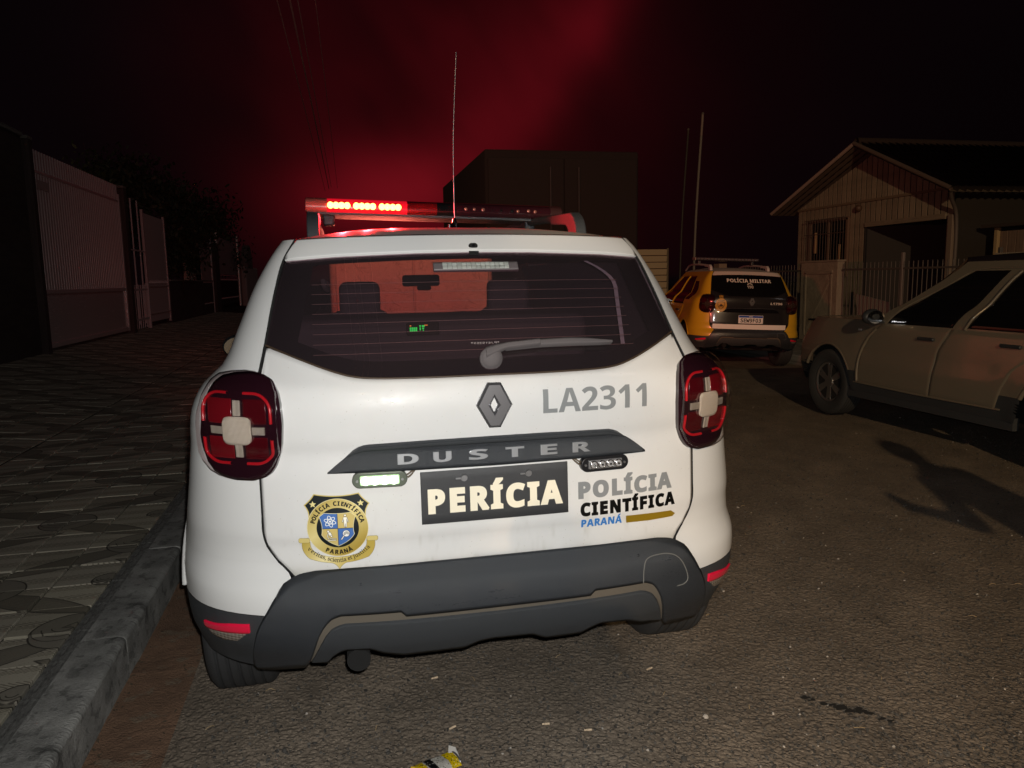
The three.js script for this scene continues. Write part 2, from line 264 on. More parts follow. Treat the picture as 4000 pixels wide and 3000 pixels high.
const LT = [[.575, 1.062], [.577, 1.105], [.583, 1.138], [.595, 1.160], [.612, 1.171], [.633, 1.178], [.66, 1.181], [.70, 1.177], [.735, 1.168], [.758, 1.152], [.775, 1.125], [.79, 1.08], [.799, 1.02]], LB = [[.575, 1.05], [.579, 1.0], [.585, .970], [.599, .931], [.612, .913], [.627, .902], [.659, .892], [.709, .892], [.74, .899], [.765, .911], [.785, .935], [.796, .975], [.799, 1.01]];
const lampCover = M(.97, .93, .93, .0, { transmission: 1, thickness: 0, ior: 1.5 });
const smoked = M(.05, .035, .03, .15, { clearcoat: 1 }), smokedRing = M(.05, .004, .008, .15, { clearcoat: 1 });
function tailLamp(car, sx, dim) {
  const f = (g) => sx > 0 ? g : mirrorX(g), g0 = new THREE.Group(); g0.name = 'tail_lamp'; car.add(g0);
  mesh('lamp_housing', f(span(.575, .799, LT, LB, .016, { nx: 44, ny: 30, skirt: .03 })), lampMat.housing, g0);
  const o = .018, q = [[.615, .676, 1.054, 1.116], [.706, .772, 1.054, 1.116], [.615, .676, .952, 1.018], [.706, .772, .952, 1.018]];
  q.forEach(([a, b, c, d], i) => mesh('red_reflector', f(span(a, b, d, c, o - .0015, { nx: 8, ny: 8, skirt: .004 })), dim ? smokedRing : i % 2 ? lampMat.red : lampMat.redDim, g0));
  for (const [ax, ay] of [[1, 1], [-1, 1], [-1, -1], [1, -1]]) {
    const pts = []; const cx = .694, cy = 1.034, w = .091, h = .096, r = .045;
    for (let k = 0; k <= 4; k++) pts.push([cx + ax * lerp(.022, w - r, k / 4), cy + ay * h]);
    for (let k = 1; k < 7; k++) { const t = k / 7 * Math.PI / 2; pts.push([cx + ax * (w - r + r * Math.sin(t)), cy + ay * (h - r + r * Math.cos(t))]); }
    for (let k = 0; k <= 4; k++) pts.push([cx + ax * w, cy + ay * lerp(h - r, .022, k / 4)]);
    mesh('light_guide', f(tube(pts.map(([x, y]) => P(x, y, o)), .0047, 40, 8)), dim ? smokedRing : lampMat.ring, g0);
  }
  mesh('lamp_cover', f(span(.583, .794, (x) => tab(LT, x) - .006, (x) => tab(LB, x) + .006, .034, { nx: 36, ny: 24, skirt: .012 })), lampCover, g0);
  mesh('reversing_lens', f(span(.6545, .7275, (x) => 1.036 + .037 * Math.pow(Math.max(0, 1 - Math.pow(Math.abs(x - .691) / .0366, 5)), .2), (x) => 1.036 - .037 * Math.pow(Math.max(0, 1 - Math.pow(Math.abs(x - .691) / .0366, 5)), .2), .026, { nx: 24, ny: 10, skirt: .008 })), dim ? smoked : lampMat.lens, g0);
  for (const [a, b, c, d] of [[.682, .701, 1.075, 1.112], [.682, .701, .957, .997], [.729, .764, 1.026, 1.046], [.620, .653, 1.026, 1.046]]) mesh('lens_bar', f(span(a, b, d, c, o + .002, { nx: 6, ny: 6, skirt: .003 })), dim ? smoked : lampMat.bars, g0);
}
const BUMP_TOP = [[0, .638], [.188, .638], [.40, .634], [.508, .629], [.55, .622], [.575, .613], [.60, .598], [.624, .565], [.640, .538], [.66, .505], [.675, .47], [.69, .42], [.70, .35]];
const LIP_TOP = [[0, .505], [.27, .505], [.283, .519], [.45, .519], [.475, .508], [.492, .488], [.510, .455], [.540, .36], [.550, .338], [.62, .326], [.69, .316], [.70, .335]];
const LIP_IN = [[0, .490], [.436, .493], [.455, .488], [.475, .478], [.493, .455], [.51, .42], [.53, .372], [.536, .36]];
const VAL_BOT = [[-.536, .355], [-.49, .352], [-.478, .378], [-.455, .400], [-.44, .406], [-.37, .405], [-.335, .384], [-.28, .366], [-.1, .370], [-.06, .392], [-.02, .398], [.10, .394], [.145, .368], [.256, .368], [.29, .392], [.314, .402], [.40, .394], [.46, .368], [.536, .358]];
function railFoot() {                            // side view of a roof-rail foot, in z (back) and y, with its opening
  const s = new THREE.Shape(); s.moveTo(.05, 0); s.quadraticCurveTo(.045, .06, -.03, .085); s.lineTo(-.30, .095); s.lineTo(-.30, .070); s.lineTo(-.10, .055); s.quadraticCurveTo(-.05, .045, -.035, 0); s.closePath();
  const g = new THREE.ExtrudeGeometry(s, { depth: .03, bevelEnabled: true, bevelSize: .006, bevelThickness: .006, bevelSegments: 3, curveSegments: 10 }); g.rotateY(-Math.PI / 2); return g;   // shape x -> z
}
const ROOF_C = [[-2.80, 1.572], [-2.5, 1.612], [-2.0, 1.640], [-1.6, 1.648], [-1.2, 1.643], [-.8, 1.625], [-.6, 1.607], [-.38, 1.576]];
const roofY = (x, z) => { const e = 1.566, t = Math.min(1, Math.abs(x) / .575); return e + (stab(ROOF_C, z) - e) * (1 - Math.pow(t, 3.5)); };
const figureGreen = M(.02, .2, .06, .5); figureGreen.emissive.setRGB(.02, 1, .12); figureGreen.emissiveIntensity = 0.9;
const figureAmber = M(.2, .08, .02, .5); figureAmber.emissive.setRGB(1, .35, .05); figureAmber.emissiveIntensity = 0.8;

function makeCar(car, o) {
  const gateMat = o.gate ?? o.paint, p = (n, g, m, l) => mesh(n, g, m, car, l);
  // body
  const lower = levels(.515, 1.02, 22).map((y) => sideRow(y, true, tab(X0, y))), upper = levels(1.02, 1.566, 22).map((y) => sideRow(y, false, tab(X0, y)));
  const clad = levels(.318, .513, 9).map((y) => sideRow(y, true, .60));
  const wl = dropTriangles(grid(lower), inArch(.405)), cl = dropTriangles(grid(clad), inArch(.405)), up = grid(upper);
  const hood = grid(levels(0, 1, 12).map((s) => levels(-1, 1, 20).map((t) => { const z = lerp(-2.80 - .40 * (1 - t * t), -4.03, s), w = Wp(1.02, z) * (1 - .08 * s); return [t * w, 1.02 + (.045 - .05 * s) * (1 - t * t) + .004 - .01 * s, z]; })));
  p('body_shell', [wl, mirrorX(wl), up, mirrorX(up)], o.paint); p('bonnet', hood, o.paint);
  const sill = bx(.06, .10, 1.95, .86, .30, -2.17);
  p('lower_cladding', [cl, mirrorX(cl), sill, mirrorX(sill)], mat.plasticLow);
  p('underbody', [bx(1.3, .16, 3.5, 0, .36, -2.1), bx(1.0, .12, .3, 0, .44, -.28), bx(1.5, .62, .02, 0, .66, -4.0), bx(1.40, .02, .9, 0, .97, -3.72)], mat.matte);
  const roof = grid(levels(0, 1, 28).map((s) => levels(-1, 1, 30).map((t) => { const x = t * lerp(.538, .576, smooth(0, .12, s)), zs = S(x, ROOF_EDGE(x)) - .004, z = lerp(zs, roofFront(t), s); return [x, lerp(ROOF_EDGE(x), roofY(x, z), smooth(0, .06, s)), z]; })));
  p('roof', roof, o.roof ?? o.paint);
  p('tailgate', span(-.646, .646, sym([[0, 1.163], [.177, 1.163], [.33, 1.166], [.385, 1.171], [.44, 1.186], [.534, 1.221], [.619, 1.252], [.634, 1.18], [.646, 1.05]]), sym([[0, .634], [.275, .632], [.467, .627], [.544, .621], [.571, .618], [.609, .655], [.638, .70], [.646, .735]]), .002, { nx: 80, ny: 40, skirt: .012, ease: .5 }), gateMat);
  p('spoiler', [span(-.564, .564, (x) => Math.abs(x) > .53 ? lerp(ROOF_EDGE(.53), 1.504, (Math.abs(x) - .53) / .036) : ROOF_EDGE(x), (x) => GLASS_TOP(x) - .004, .007, { nx: 60, ny: 10, skirt: .03, ease: .4 })], o.spoiler ?? o.paint);
  const gaps = []; for (const s of [-1, 1]) gaps.push(tube([[.571, .618], [.609, .656], [.640, .70], [.649, .742], [.649, .80], [.649, .90]].map(([x, y]) => P(s * x, y, .0005)), .0032, 40, 6), tube([[.641, 1.172], [.624, 1.255], [.597, 1.40], [.571, 1.50], [.536, 1.564]].map(([x, y]) => P(s * x, y, .0015)), .0035, 40, 6));
  p('panel_gap', gaps, mat.matte);
  // rear window
  const glassM = o.interior ? M(.60, .46, .51, 0, { transmission: .975, thickness: 0, ior: 1.5 }) : mat.glassDark;  // reddish tint stands in for veiling glare over the glass
  p('rear_window', span(-.620, .620, GLASS_TOP, GLASS_BOT, 0, { nx: 70, ny: 16, ease: .5 }), glassM);
  const frit = [span(-.62, .62, (x) => Math.min(GLASS_TOP(x), GLASS_BOT(x) + .045), GLASS_BOT, -.004, { nx: 70, ny: 3, ease: .5 }), span(-.59, .59, GLASS_TOP, (x) => Math.min(GLASS_TOP(x), GLASS_TOP(Math.min(.56, Math.abs(x))) - .022), -.004, { nx: 60, ny: 3, ease: .5 })];
  for (const s of [-1, 1]) frit.push(grid(levels(1.24, 1.505, 12).map((y) => levels(0, 1, 4).map((k) => { const xo = lerp(.621, .566, (y - 1.257) / .245); return P(s * lerp(xo - .085, xo, k), y, -.005); }))));
  p('window_border', frit, mat.gloss);
  p('window_seal', tube([[-.621, 1.257], [-.534, 1.223], [-.44, 1.188], [-.385, 1.173], [-.33, 1.167], [-.177, 1.164], [0, 1.164], [.177, 1.164], [.33, 1.167], [.385, 1.173], [.44, 1.188], [.534, 1.223], [.621, 1.257]].map(([x, y]) => P(x, y, .002)), .0035, 90, 6), o.interior ? M(.05, .032, .02, .5) : mat.matte);
  if (o.interior) { const l = []; for (const y of [1.235, 1.262, 1.290, 1.318, 1.346, 1.374, 1.402, 1.430]) l.push(tube(levels(-.49, .46, 12).map((x) => P(x, y - .012 * x * x, -.002)), .0007, 24, 4)); p('heater_line', l, M(.30, .24, .20, .5)); }
  // black garnish with the raised letters, emblem
  const strip = [[-.463, .912], [-.414, .952], [-.40, .966], [-.385, .979], [-.36, .987], [-.184, .991], [0, .992], [.15, .992], [.349, .989], [.375, .982], [.40, .965], [.463, .914]];
  p('garnish', span(-.463, .463, strip, (x) => .909 - .003 * (1 - Math.abs(x) / .463), .017, { nx: 60, ny: 8, skirt: .02, ease: .3 }), o.garnish ?? mat.plastic);
  p('garnish_lip', span(-.405, .392, (x) => Math.min(.993, tab(strip, x) - .001), (x) => Math.min(.981, tab(strip, x) - .010), .021, { nx: 60, ny: 3, skirt: .006, ease: .3 }), mat.plasticLow);
  if (o.letters) [['D', -.275, -.216], ['U', -.176, -.124], ['S', -.075, -.020], ['T', .031, .086], ['E', .135, .185], ['R', .232, .287]].forEach(([c, a, b]) => {
    const g = new TextGeometry(c, { font: fontBold, size: 1, depth: .12, curveSegments: 6, bevelEnabled: true, bevelSize: .02, bevelThickness: .03, bevelSegments: 2 }); g.computeBoundingBox(); const k = g.boundingBox, w = k.max.x - k.min.x, h = k.max.y - k.min.y;
    g.translate(-k.min.x, -k.min.y, 0).scale((b - a) / w, .030 / h, .03); const m = (a + b) / 2, z = S(m, .943); g.rotateY(Math.atan(-(S(m + .01, .943) - S(m - .01, .943)) / .02)).translate(a, .928, z + .018); p('garnish_letter', g, o.letters); });
  const em = new THREE.Shape([[-.016, .0615], [.018, .0610], [.050, 0], [.015, -.062], [-.013, -.062], [-.049, 0]].map((a) => new THREE.Vector2(...a))); em.holes.push(new THREE.Path([[0, .034], [-.0195, 0], [0, -.034], [.0195, 0]].map((a) => new THREE.Vector2(...a))));
  p('emblem', at(new THREE.ExtrudeGeometry(em, { depth: .010, bevelEnabled: true, bevelSize: .007, bevelThickness: .006, bevelSegments: 1 }).scale(.9, .93, 1), 0, 1.083, S(0, 1.083) + .002), o.emblem ?? M(.30, .30, .32, .3, { metalness: .85 }));
  tailLamp(car, 1, o.dimLamps); tailLamp(car, -1, o.dimLamps);
  // bumper
  p('bumper', span(-.70, .70, sym(BUMP_TOP), sym(LIP_TOP), .012, { nx: 110, ny: 12, skirt: .03, ease: .35 }), o.bumper ?? mat.plastic);
  p('bumper_channel', span(-.545, .545, (x) => sym(LIP_TOP)(x) + .004, (x) => sym(LIP_IN)(Math.min(.535, Math.abs(x))) - .006, .003, { nx: 90, ny: 3, ease: .35 }), mat.dust);
  p('bumper_valance', span(-.536, .536, sym(LIP_IN), VAL_BOT, .008, { nx: 110, ny: 10, skirt: .02, ease: .3 }), o.bumper ?? mat.plasticLow);
  p('tow_cover', tube([[.440, .52], [.443, .56], [.455, .582], [.50, .588], [.545, .583], [.572, .568], [.594, .53], [.600, .50], [.588, .489], [.56, .487]].map(([x, y]) => P(x, y, .0125)), .0018, 60, 5), M(.16, .16, .15, .7));
  p('exhaust_pipe', cyl(.033, .033, .25, 24, -.405, .372, -.16, Math.PI / 2), mat.matte);
  for (const s of [-1, 1]) { const f = (g) => s > 0 ? g : mirrorX(g);
    mesh('bumper_reflector', f(span(.700, .838, [[.700, .486], [.754, .479], [.805, .467], [.838, .463]], [[.700, .460], [.714, .456], [.791, .446], [.830, .441], [.838, .445]], .006, { nx: 16, ny: 4, skirt: .006 })), lampMat.reflector, car);
    mesh('bumper_lens', f(span(.714, .826, [[.714, .453], [.791, .443], [.826, .439]], [[.714, .450], [.738, .425], [.782, .417], [.817, .425], [.826, .434]], .004, { nx: 16, ny: 4, skirt: .004 })), lampMat.clear, car); }
  // sides
  for (const s of [-1, 1]) { const f = (g) => s > 0 ? g : mirrorX(g);
    const fd = mesh('front_door', f(sidePatch(.40, .995, [[.40, -2.99], [.50, -2.99], [.7, -2.96], [.9, -2.84], [1.0, -2.72]], [[.40, -2.056], [.8, -2.0], [.95, -1.91], [1.0, -1.88]], .005, { nz: 30, ny: 14, skirt: .012 })), o.paint, car), rd = mesh('rear_door', f(sidePatch(.40, .995, [[.40, -2.044], [.8, -1.988], [.95, -1.898], [1.0, -1.868]], [[.40, -1.36], [.55, -1.31], [.72, -1.22], [.85, -1.04], [1.0, -.96]], .005, { nz: 24, ny: 14, skirt: .012 })), o.paint, car);
    mesh('handle', f(rbx(.03, .03, .19, .012, Wp(.9, -2.12) + .018, .895, -2.13)), mat.plastic, fd); mesh('handle', f(rbx(.03, .03, .19, .012, Wp(.9, -1.25) + .018, .90, -1.26)), mat.plastic, rd);
    mesh('wing_edge', f(tube([[.42, -3.0], [.52, -3.0], [.7, -2.972], [.85, -2.89], [.95, -2.79]].map(([y, z]) => [Wp(y, z) - .002, y, z]), .018, 30, 10)), o.paint, car);
    const wm = o.interior ? mat.glassDark : mat.glassDark;
    mesh('side_window', f(sidePatch(1.005, 1.485, [[1.0, -2.66], [1.14, -2.52], [1.28, -2.29], [1.38, -2.10], [1.485, -1.92]], [[1.0, -1.875], [1.485, -1.57]], .004, { nz: 24, ny: 12, skirt: .01 })), wm, car);
    mesh('side_window', f(sidePatch(1.01, 1.485, [[1.0, -1.72], [1.36, -1.53], [1.485, -1.44]], [[1.0, -1.02], [1.2, -.96], [1.485, -1.04]], .004, { nz: 20, ny: 12, skirt: .01 })), wm, car);
    mesh('side_window', f(sidePatch(1.09, 1.40, [[1.09, -.94], [1.2, -.90], [1.40, -.96]], [[1.09, -.72], [1.15, -.60], [1.28, -.60], [1.40, -.74]], .004, { nz: 12, ny: 8, skirt: .01 })), wm, car);
    mesh('window_frame', f(join([tube([1.0, 1.1, 1.2, 1.3, 1.40, 1.48].map((y) => { const z = tab([[1.0, -1.735], [1.36, -1.545], [1.485, -1.455]], y); return [Wp(y, z) + .005, y, z]; }), .013, 24, 10), tube([[1.0, -2.68], [1.14, -2.54], [1.28, -2.31], [1.38, -2.12], [1.485, -1.94], [1.505, -1.4], [1.49, -1.05]].map(([y, z]) => [Wp(y, z) + .004, y, z]), .007, 40, 8)])), o.paint, car);
    const mg = new THREE.Group(); mg.name = 'door_mirror'; car.add(mg);
    mesh('mirror_cap', f(at(new THREE.SphereGeometry(1, 20, 14).scale(.105, .075, .06), Wp(1.05, -2.7) + .13, 1.065, -2.72)), mat.plastic, mg); mesh('mirror_glass', f(at(new THREE.CircleGeometry(1, 24).scale(.088, .06, 1), Wp(1.05, -2.7) + .13, 1.065, -2.665)), mat.chrome, mg); mesh('mirror_stalk', f(bx(.10, .03, .04, Wp(1.0, -2.7) + .04, 1.02, -2.72)), mat.plastic, mg);
    const ar = []; for (const za of [Z_REAR_AXLE, Z_FRONT_AXLE]) { const pts = levels(.42, Math.PI - .42, 24).map((a) => { const z = za + .41 * Math.cos(a), y = WHEEL_Y + .41 * Math.sin(a); return [Wp(Math.max(.34, y), z) - .012, y, z]; }); ar.push(tube(pts, .018, 40, 8)); }
    mesh('arch_trim', f(join(ar)), o.arch ?? o.paint, car);
    const hl = mesh('headlamp', f(at(new THREE.SphereGeometry(1, 20, 12).scale(.11, .10, .16), .66, .80, -4.02)), M(.5, .5, .5, .1, { clearcoat: 1 }), car);
    mesh('side_repeater', f(rbx(.012, .018, .05, .005, Wp(.92, -3.0) + .004, .925, -3.02)), M(.6, .55, .5, .3), car);
    wheel(car, s, Z_REAR_AXLE); wheel(car, s, Z_FRONT_AXLE);
    // roof rail
    const rl = join([at(railFoot(), s * .49 + .015, 1.592, -.80), tube([[s * .49, 1.680, -1.08], [s * .50, 1.70, -1.6], [s * .49, 1.685, -2.2], [s * .48, 1.60, -2.48]], .017, 30, 8)]);
    if (!o.noRail) mesh('roof_rail', rl, o.rail ?? mat.plasticLow, car);
  }
  const wsM = o.interior ? M(.70, .68, .66, .10, { transmission: .95, thickness: 0 }) : mat.glassDark;
  p('windscreen', grid(levels(0, 1, 14).map((s) => levels(-1, 1, 24).map((t) => { const ys = lerp(1.01, 1.566, s), w = carW(ys) * .985, x = t * w, zt = roofFront(t), y = lerp(1.02 + .03 * (1 - t * t), roofY(x, zt) - .002, s); return [x, y, tab(ZW, ys) - .40 * (1 - t * t)]; }))), wsM);
  p('radiator_grille', bx(1.0, .14, .02, 0, .78, -4.29), mat.dark);
  if (o.wiper) {
    const wp = new THREE.Group(); wp.name = 'rear_wiper'; car.add(wp); const wm = M(.10, .09, .095, .8);
    mesh('wiper_pivot', [at(new THREE.SphereGeometry(.031, 24, 14).scale(1, 1, .5), ...P(.004, 1.204, .012)), at(new THREE.TorusGeometry(.026, .008, 8, 24), ...P(.004, 1.204, .010))], wm, wp);
    mesh('wiper_arm', span(-.012, .15, [[-.012, 1.225], [.02, 1.232], [.06, 1.2375], [.15, 1.243]], [[-.012, 1.200], [.02, 1.212], [.05, 1.222], [.15, 1.229]], .034, { nx: 20, ny: 3, skirt: .015 }), wm, wp);
    mesh('wiper_blade', span(.05, .378, [[.05, 1.239], [.15, 1.247], [.24, 1.249], [.30, 1.246], [.378, 1.236]], [[.05, 1.224], [.15, 1.230], [.24, 1.231], [.34, 1.229], [.378, 1.230]], .022, { nx: 30, ny: 3, skirt: .016 }), wm, wp);
  }
  if (o.antenna) { const z = -.82, a = new THREE.Group(); a.name = 'antenna'; car.add(a); mesh('antenna_base', [cyl(.012, .02, .018, 20, .02, roofY(0, z) + .008, z), cyl(.006, .010, .02, 16, .02, roofY(0, z) + .026, z), cyl(.006, .006, .012, 12, .001, roofY(0, z) + .006, z)], mat.chrome, a); mesh('antenna_whip', [tube([[.02, 1.64, z], [.024, 1.95, z], [.043, 2.25, z]], .0017, 20, 6)], mat.steel, a); }
  return car;
}
// ---------------------------------------------------------------- the street
const roadY = (x) => x < 2.4 ? 0 : -0.032 * smooth(2.4, 3.6, x) * (x - 2.4);
function sheetXZ(xs, zs, yf, uvk = 1) { return grid(zs.map((z) => xs.map((x) => [x, yf(x, z), z])), (q) => [q[0] * uvk, q[2] * uvk]); }
const far = [30, 16, 8, 4, 2, 0, -2, -4, -7, -11, -16, -24, -36, -55, -90];
struct('terrain', sheetXZ([-90, -30, -6, -5.4, 9.2, 9.4, 30, 90], [40, 0, -40, -120], (x) => x < -5.9 ? 0.30 : x > 9.3 ? 0.05 : -0.30), mat.earth);
struct('road', sheetXZ([-1.0, -.4, .4, 1.4, 2.4, 2.8, 3.2, 3.6, 5, 6.2, 7.4], far, roadY), mat.asphalt);
struct('gutter', grid([30, 4, 1, -1, -3, -6, -12, -30, -90].map((z) => [[-1.26, -.012, z], [-1.12, -.018, z], [-1.0, -.016, z]]), (q) => [q[0], q[2]]), mat.gutter);
// ragged asphalt edge where it laps over the gutter
{ srand(5); const top = [], mid = [], low = []; for (let z = 3; z > -14; z -= .045) { const w = -.995 + .02 * (fbm(z * 6 + 90, 3, 999, 3, 2) - .5) * 2 + .012 * (rnd() - .5); top.push([w + .09, .004, z]); mid.push([w + .012, .008, z]); low.push([w - .004, -.02, z]); } struct('road_edge', grid([low, mid, top], (q) => [q[0], q[2]]), mat.asphalt); }
// kerb of long cast stones
const kerb = new THREE.Group(); kerb.name = 'kerb'; kerb.userData.kind = 'structure'; scene.add(kerb);
{ srand(9); let z = 3.1; const mk = (len) => { const s = new THREE.Shape(); s.moveTo(0, -.16); s.lineTo(0, .118); s.quadraticCurveTo(.004, .139, -.028, .142); s.lineTo(-.148, .140); s.lineTo(-.148, -.16); const g = new THREE.ExtrudeGeometry(s, { depth: len - .008, bevelEnabled: true, bevelSize: .003, bevelThickness: .004, bevelSegments: 2, steps: 12 }); const p = g.attributes.position; for (let i = 0; i < p.count; i++) { const d = .016 * (fbm(p.getZ(i) * 5 + len * 31, p.getY(i) * 8 + 50, 997, 3, 7) - .5); p.setX(i, p.getX(i) + d); p.setY(i, p.getY(i) + d * .7); } g.computeVertexNormals(); const u = g.attributes.uv; for (let i = 0; i < p.count; i++) u.setXY(i, p.getX(i) + p.getY(i), p.getZ(i)); return g; };
  const v = [mk(.98), mk(1.0), mk(1.02)]; for (let i = 0; i < 40; i++) { const k = i % 3; z -= [.98, 1.0, 1.02][k]; const m = mesh('kerb_stone', v[k], mat.kerb, kerb); m.position.set(-1.243 + rr(-.004, .004), rr(-.003, .003), z); } }
// pavement: quarter-metre cement tiles with a pressed leaf pattern
const leafTile = canvasTex(1024, 1024, (c, W) => {
  c.fillStyle = '#b9b3a3'; c.fillRect(0, 0, W, W);
  const ribs = (x0, y0, x1, y1, n, len) => { c.lineWidth = 5; for (let i = 0; i < n; i++) { const t = i / n, x = lerp(x0, x1, t), y = lerp(y0, y1, t); c.strokeStyle = 'rgba(96,90,78,.6)'; c.beginPath(); c.moveTo(x, y); c.lineTo(x + len, y + len * .55); c.stroke(); c.beginPath(); c.moveTo(x, y); c.lineTo(x + len, y - len * .55); c.stroke(); c.strokeStyle = 'rgba(205,198,178,.35)'; c.beginPath(); c.moveTo(x, y + 6); c.lineTo(x + len, y + len * .55 + 6); c.stroke(); } };
  for (let k = 0; k < 8; k++) ribs(-100, k * 128 + 20, W, k * 128 + 60, 46, 60);
  const leaf = (x, y, a, L, B) => { c.save(); c.translate(x, y); c.rotate(a); c.fillStyle = '#7d786c'; c.strokeStyle = '#56524a'; c.lineWidth = 7; c.beginPath(); c.moveTo(-L, 0); c.bezierCurveTo(-L * .4, -B * 1.3, L * .4, -B * 1.3, L, 0); c.bezierCurveTo(L * .4, B * 1.3, -L * .4, B * 1.3, -L, 0); c.fill(); c.stroke(); c.strokeStyle = 'rgba(150,144,126,.6)'; c.lineWidth = 4; for (let i = -3; i <= 3; i++) { c.beginPath(); c.moveTo(-L * .9, i * 3); c.quadraticCurveTo(0, i * B * .32, L * .9, i * 3); c.stroke(); } c.restore(); };
  const disc = (x, y, r) => { c.fillStyle = '#8d887c'; c.strokeStyle = '#45413a'; c.lineWidth = 7; c.beginPath(); c.arc(x, y, r, 0, 7); c.fill(); c.stroke(); c.lineWidth = 5; for (let i = 1; i < 4; i++) { c.beginPath(); c.arc(x + r * .25, y - r * .2, r * (1 - i * .24), .2, 3.0); c.stroke(); } };
  for (const [ox, oy] of [[0, 0], [W, 0], [0, W], [W, W], [-W, 0], [0, -W]]) { leaf(ox + 256, oy + 190, .5, 330, 74); leaf(ox + 770, oy + 330, -.35, 330, 74); leaf(ox + 256, oy + 700, -.45, 330, 74); leaf(ox + 770, oy + 850, .4, 330, 74); disc(ox + 512, oy + 520, 150); disc(ox + 10, oy + 1000, 150); disc(ox + 20, oy + 470, 70); }
  for (let i = 0; i < 9000; i++) { c.fillStyle = `rgba(${hash2(i, 1) > .5 ? '20,18,15' : '170,162,145'},${.05 + .12 * hash2(i, 2)})`; c.fillRect(hash2(i, 3) * W, hash2(i, 4) * W, 2 + 5 * hash2(i, 5), 2 + 3 * hash2(i, 6)); }
});
leafTile.wrapS = leafTile.wrapT = THREE.RepeatWrapping;
const tileMats = [.66, .76, .86, .72].map((v, i) => M(v, v, v * (.96 + .03 * (i % 2)), .9, { map: leafTile, bumpMap: leafTile, bumpScale: .0022 }));
const paveY = (x) => x > -2.7 ? .138 : .138 + (-2.7 - x) * .094;
const pavement = new THREE.Group(); pavement.name = 'pavement'; pavement.userData.kind = 'structure'; scene.add(pavement);
mesh('mortar_bed', sheetXZ([-5.9, -5.2, -4, -2.7, -1.385], far, (x) => paveY(x) - .012), mat.mortar, pavement);
{ srand(31); const G = {}, tg = (i, j) => { const k = ((i % 4) + 4) % 4 + ',' + ((j % 4) + 4) % 4; if (!G[k]) { const g = new RoundedBoxGeometry(.2295, .03, .2395, 1, .004), p = g.attributes.position, u = g.attributes.uv; for (let n = 0; n < p.count; n++) u.setXY(n, (i + .5 - p.getX(n) / .24) / 4, (j + .5 - p.getZ(n) / .25) / 4); G[k] = g; } return G[k]; };
  const cells = []; for (let i = 0; i < 18; i++) for (let j = -6; j < 200; j++) cells.push([i, j, Math.hypot(-1.46 - .24 * i - .12 + .41, -(.25 * j) - 2)]);
  const edge = []; for (let j = -6; j < 160; j++) edge.push(bx(.062, .03, .243, -1.423, .125 + .002 * hash2(j, 4), -.25 * j - .125 + .01));
  const m0 = mesh('edge_strip', edge, mat.kerb, pavement); m0.userData.kind = 'stuff';
  cells.sort((a, b) => a[2] - b[2]); const rest = []; let made = 0;
  for (const [i, j] of cells) { const x = -1.46 - .24 * i - .12, z = -.25 * j - .115, y = paveY(x) - .014 + rr(-.003, .003), tz = i > 5 ? -.094 : 0, rx = rr(-.008, .008), rz = rr(-.008, .008) + tz;
    if (z > .4) continue; if (made < 280) { const t = mesh('tile', tg(i, j), tileMats[Math.floor(rnd() * 4)], pavement); t.position.set(x, y, z); t.rotation.set(rx, 0, rz); made++; } else if (j < 120) rest.push(at(tg(i, j).clone(), x, y, z, rx, 0, rz)); }
  mesh('far_tiles', rest, tileMats[1], pavement).userData.kind = 'stuff'; }
// far pavement across the road
struct('far_kerb', bx(.14, .34, 120, 7.47, -.155, -30), mat.kerb);
struct('far_pavement', sheetXZ([7.54, 9.4], far, (x) => x < 8 ? .012 : .05), mat.paving);
// stones standing proud of the asphalt, dry straw and other grit
{ srand(101); const g = new THREE.IcosahedronGeometry(1, 0), n = 26000, im = new THREE.InstancedMesh(g, M(1, 1, 1, .85), n), m = new THREE.Matrix4(), q = new THREE.Quaternion(), e = new THREE.Euler(), c = new THREE.Color();
  for (let i = 0; i < n; i++) { const z = .5 - 9 * Math.pow(rnd(), 2.2), x = lerp(-.96, Math.min(6.8, 1.6 + (1 - z) * .9), rnd()), s = rr(.0022, .0050) * (rnd() < .03 ? 1.7 : 1); e.set(rnd() * 6, rnd() * 6, rnd() * 6); q.setFromEuler(e); m.compose(new THREE.Vector3(x, roadY(x) + s * .25, z), q, new THREE.Vector3(s * rr(.9, 1.7), s * .8, s * rr(.8, 1.3))); im.setMatrixAt(i, m); const v = rnd() < .02 ? rr(.2, .42) : rr(.02, .09); c.setRGB(v * 1.1, v, v * .88); im.setColorAt(i, c); }
  im.name = 'gravel'; im.castShadow = im.receiveShadow = true; tag(im, 'coarse dark stones and pale grit set in the asphalt', 'gravel', null, 'stuff'); scene.add(im); }
{ srand(55); const l = []; for (let i = 0; i < 70; i++) { const z = .3 - 4.5 * Math.pow(rnd(), 1.6), x = rr(-.9, 2.6), a = rnd() * 6.3, L = rr(.012, .035); l.push(tube([[x, .009, z], [x + Math.cos(a) * L * .5, .014, z + Math.sin(a) * L * .5 + rr(-.004, .004)], [x + Math.cos(a) * L, .009, z + Math.sin(a) * L]], .0011, 6, 4)); } const s = mesh('dry_straw', l, M(.42, .30, .16, .8), scene); tag(s, 'short bits of dry straw scattered over the asphalt', 'straw', null, 'stuff'); }
const buttM = M(.62, .48, .33, .8);
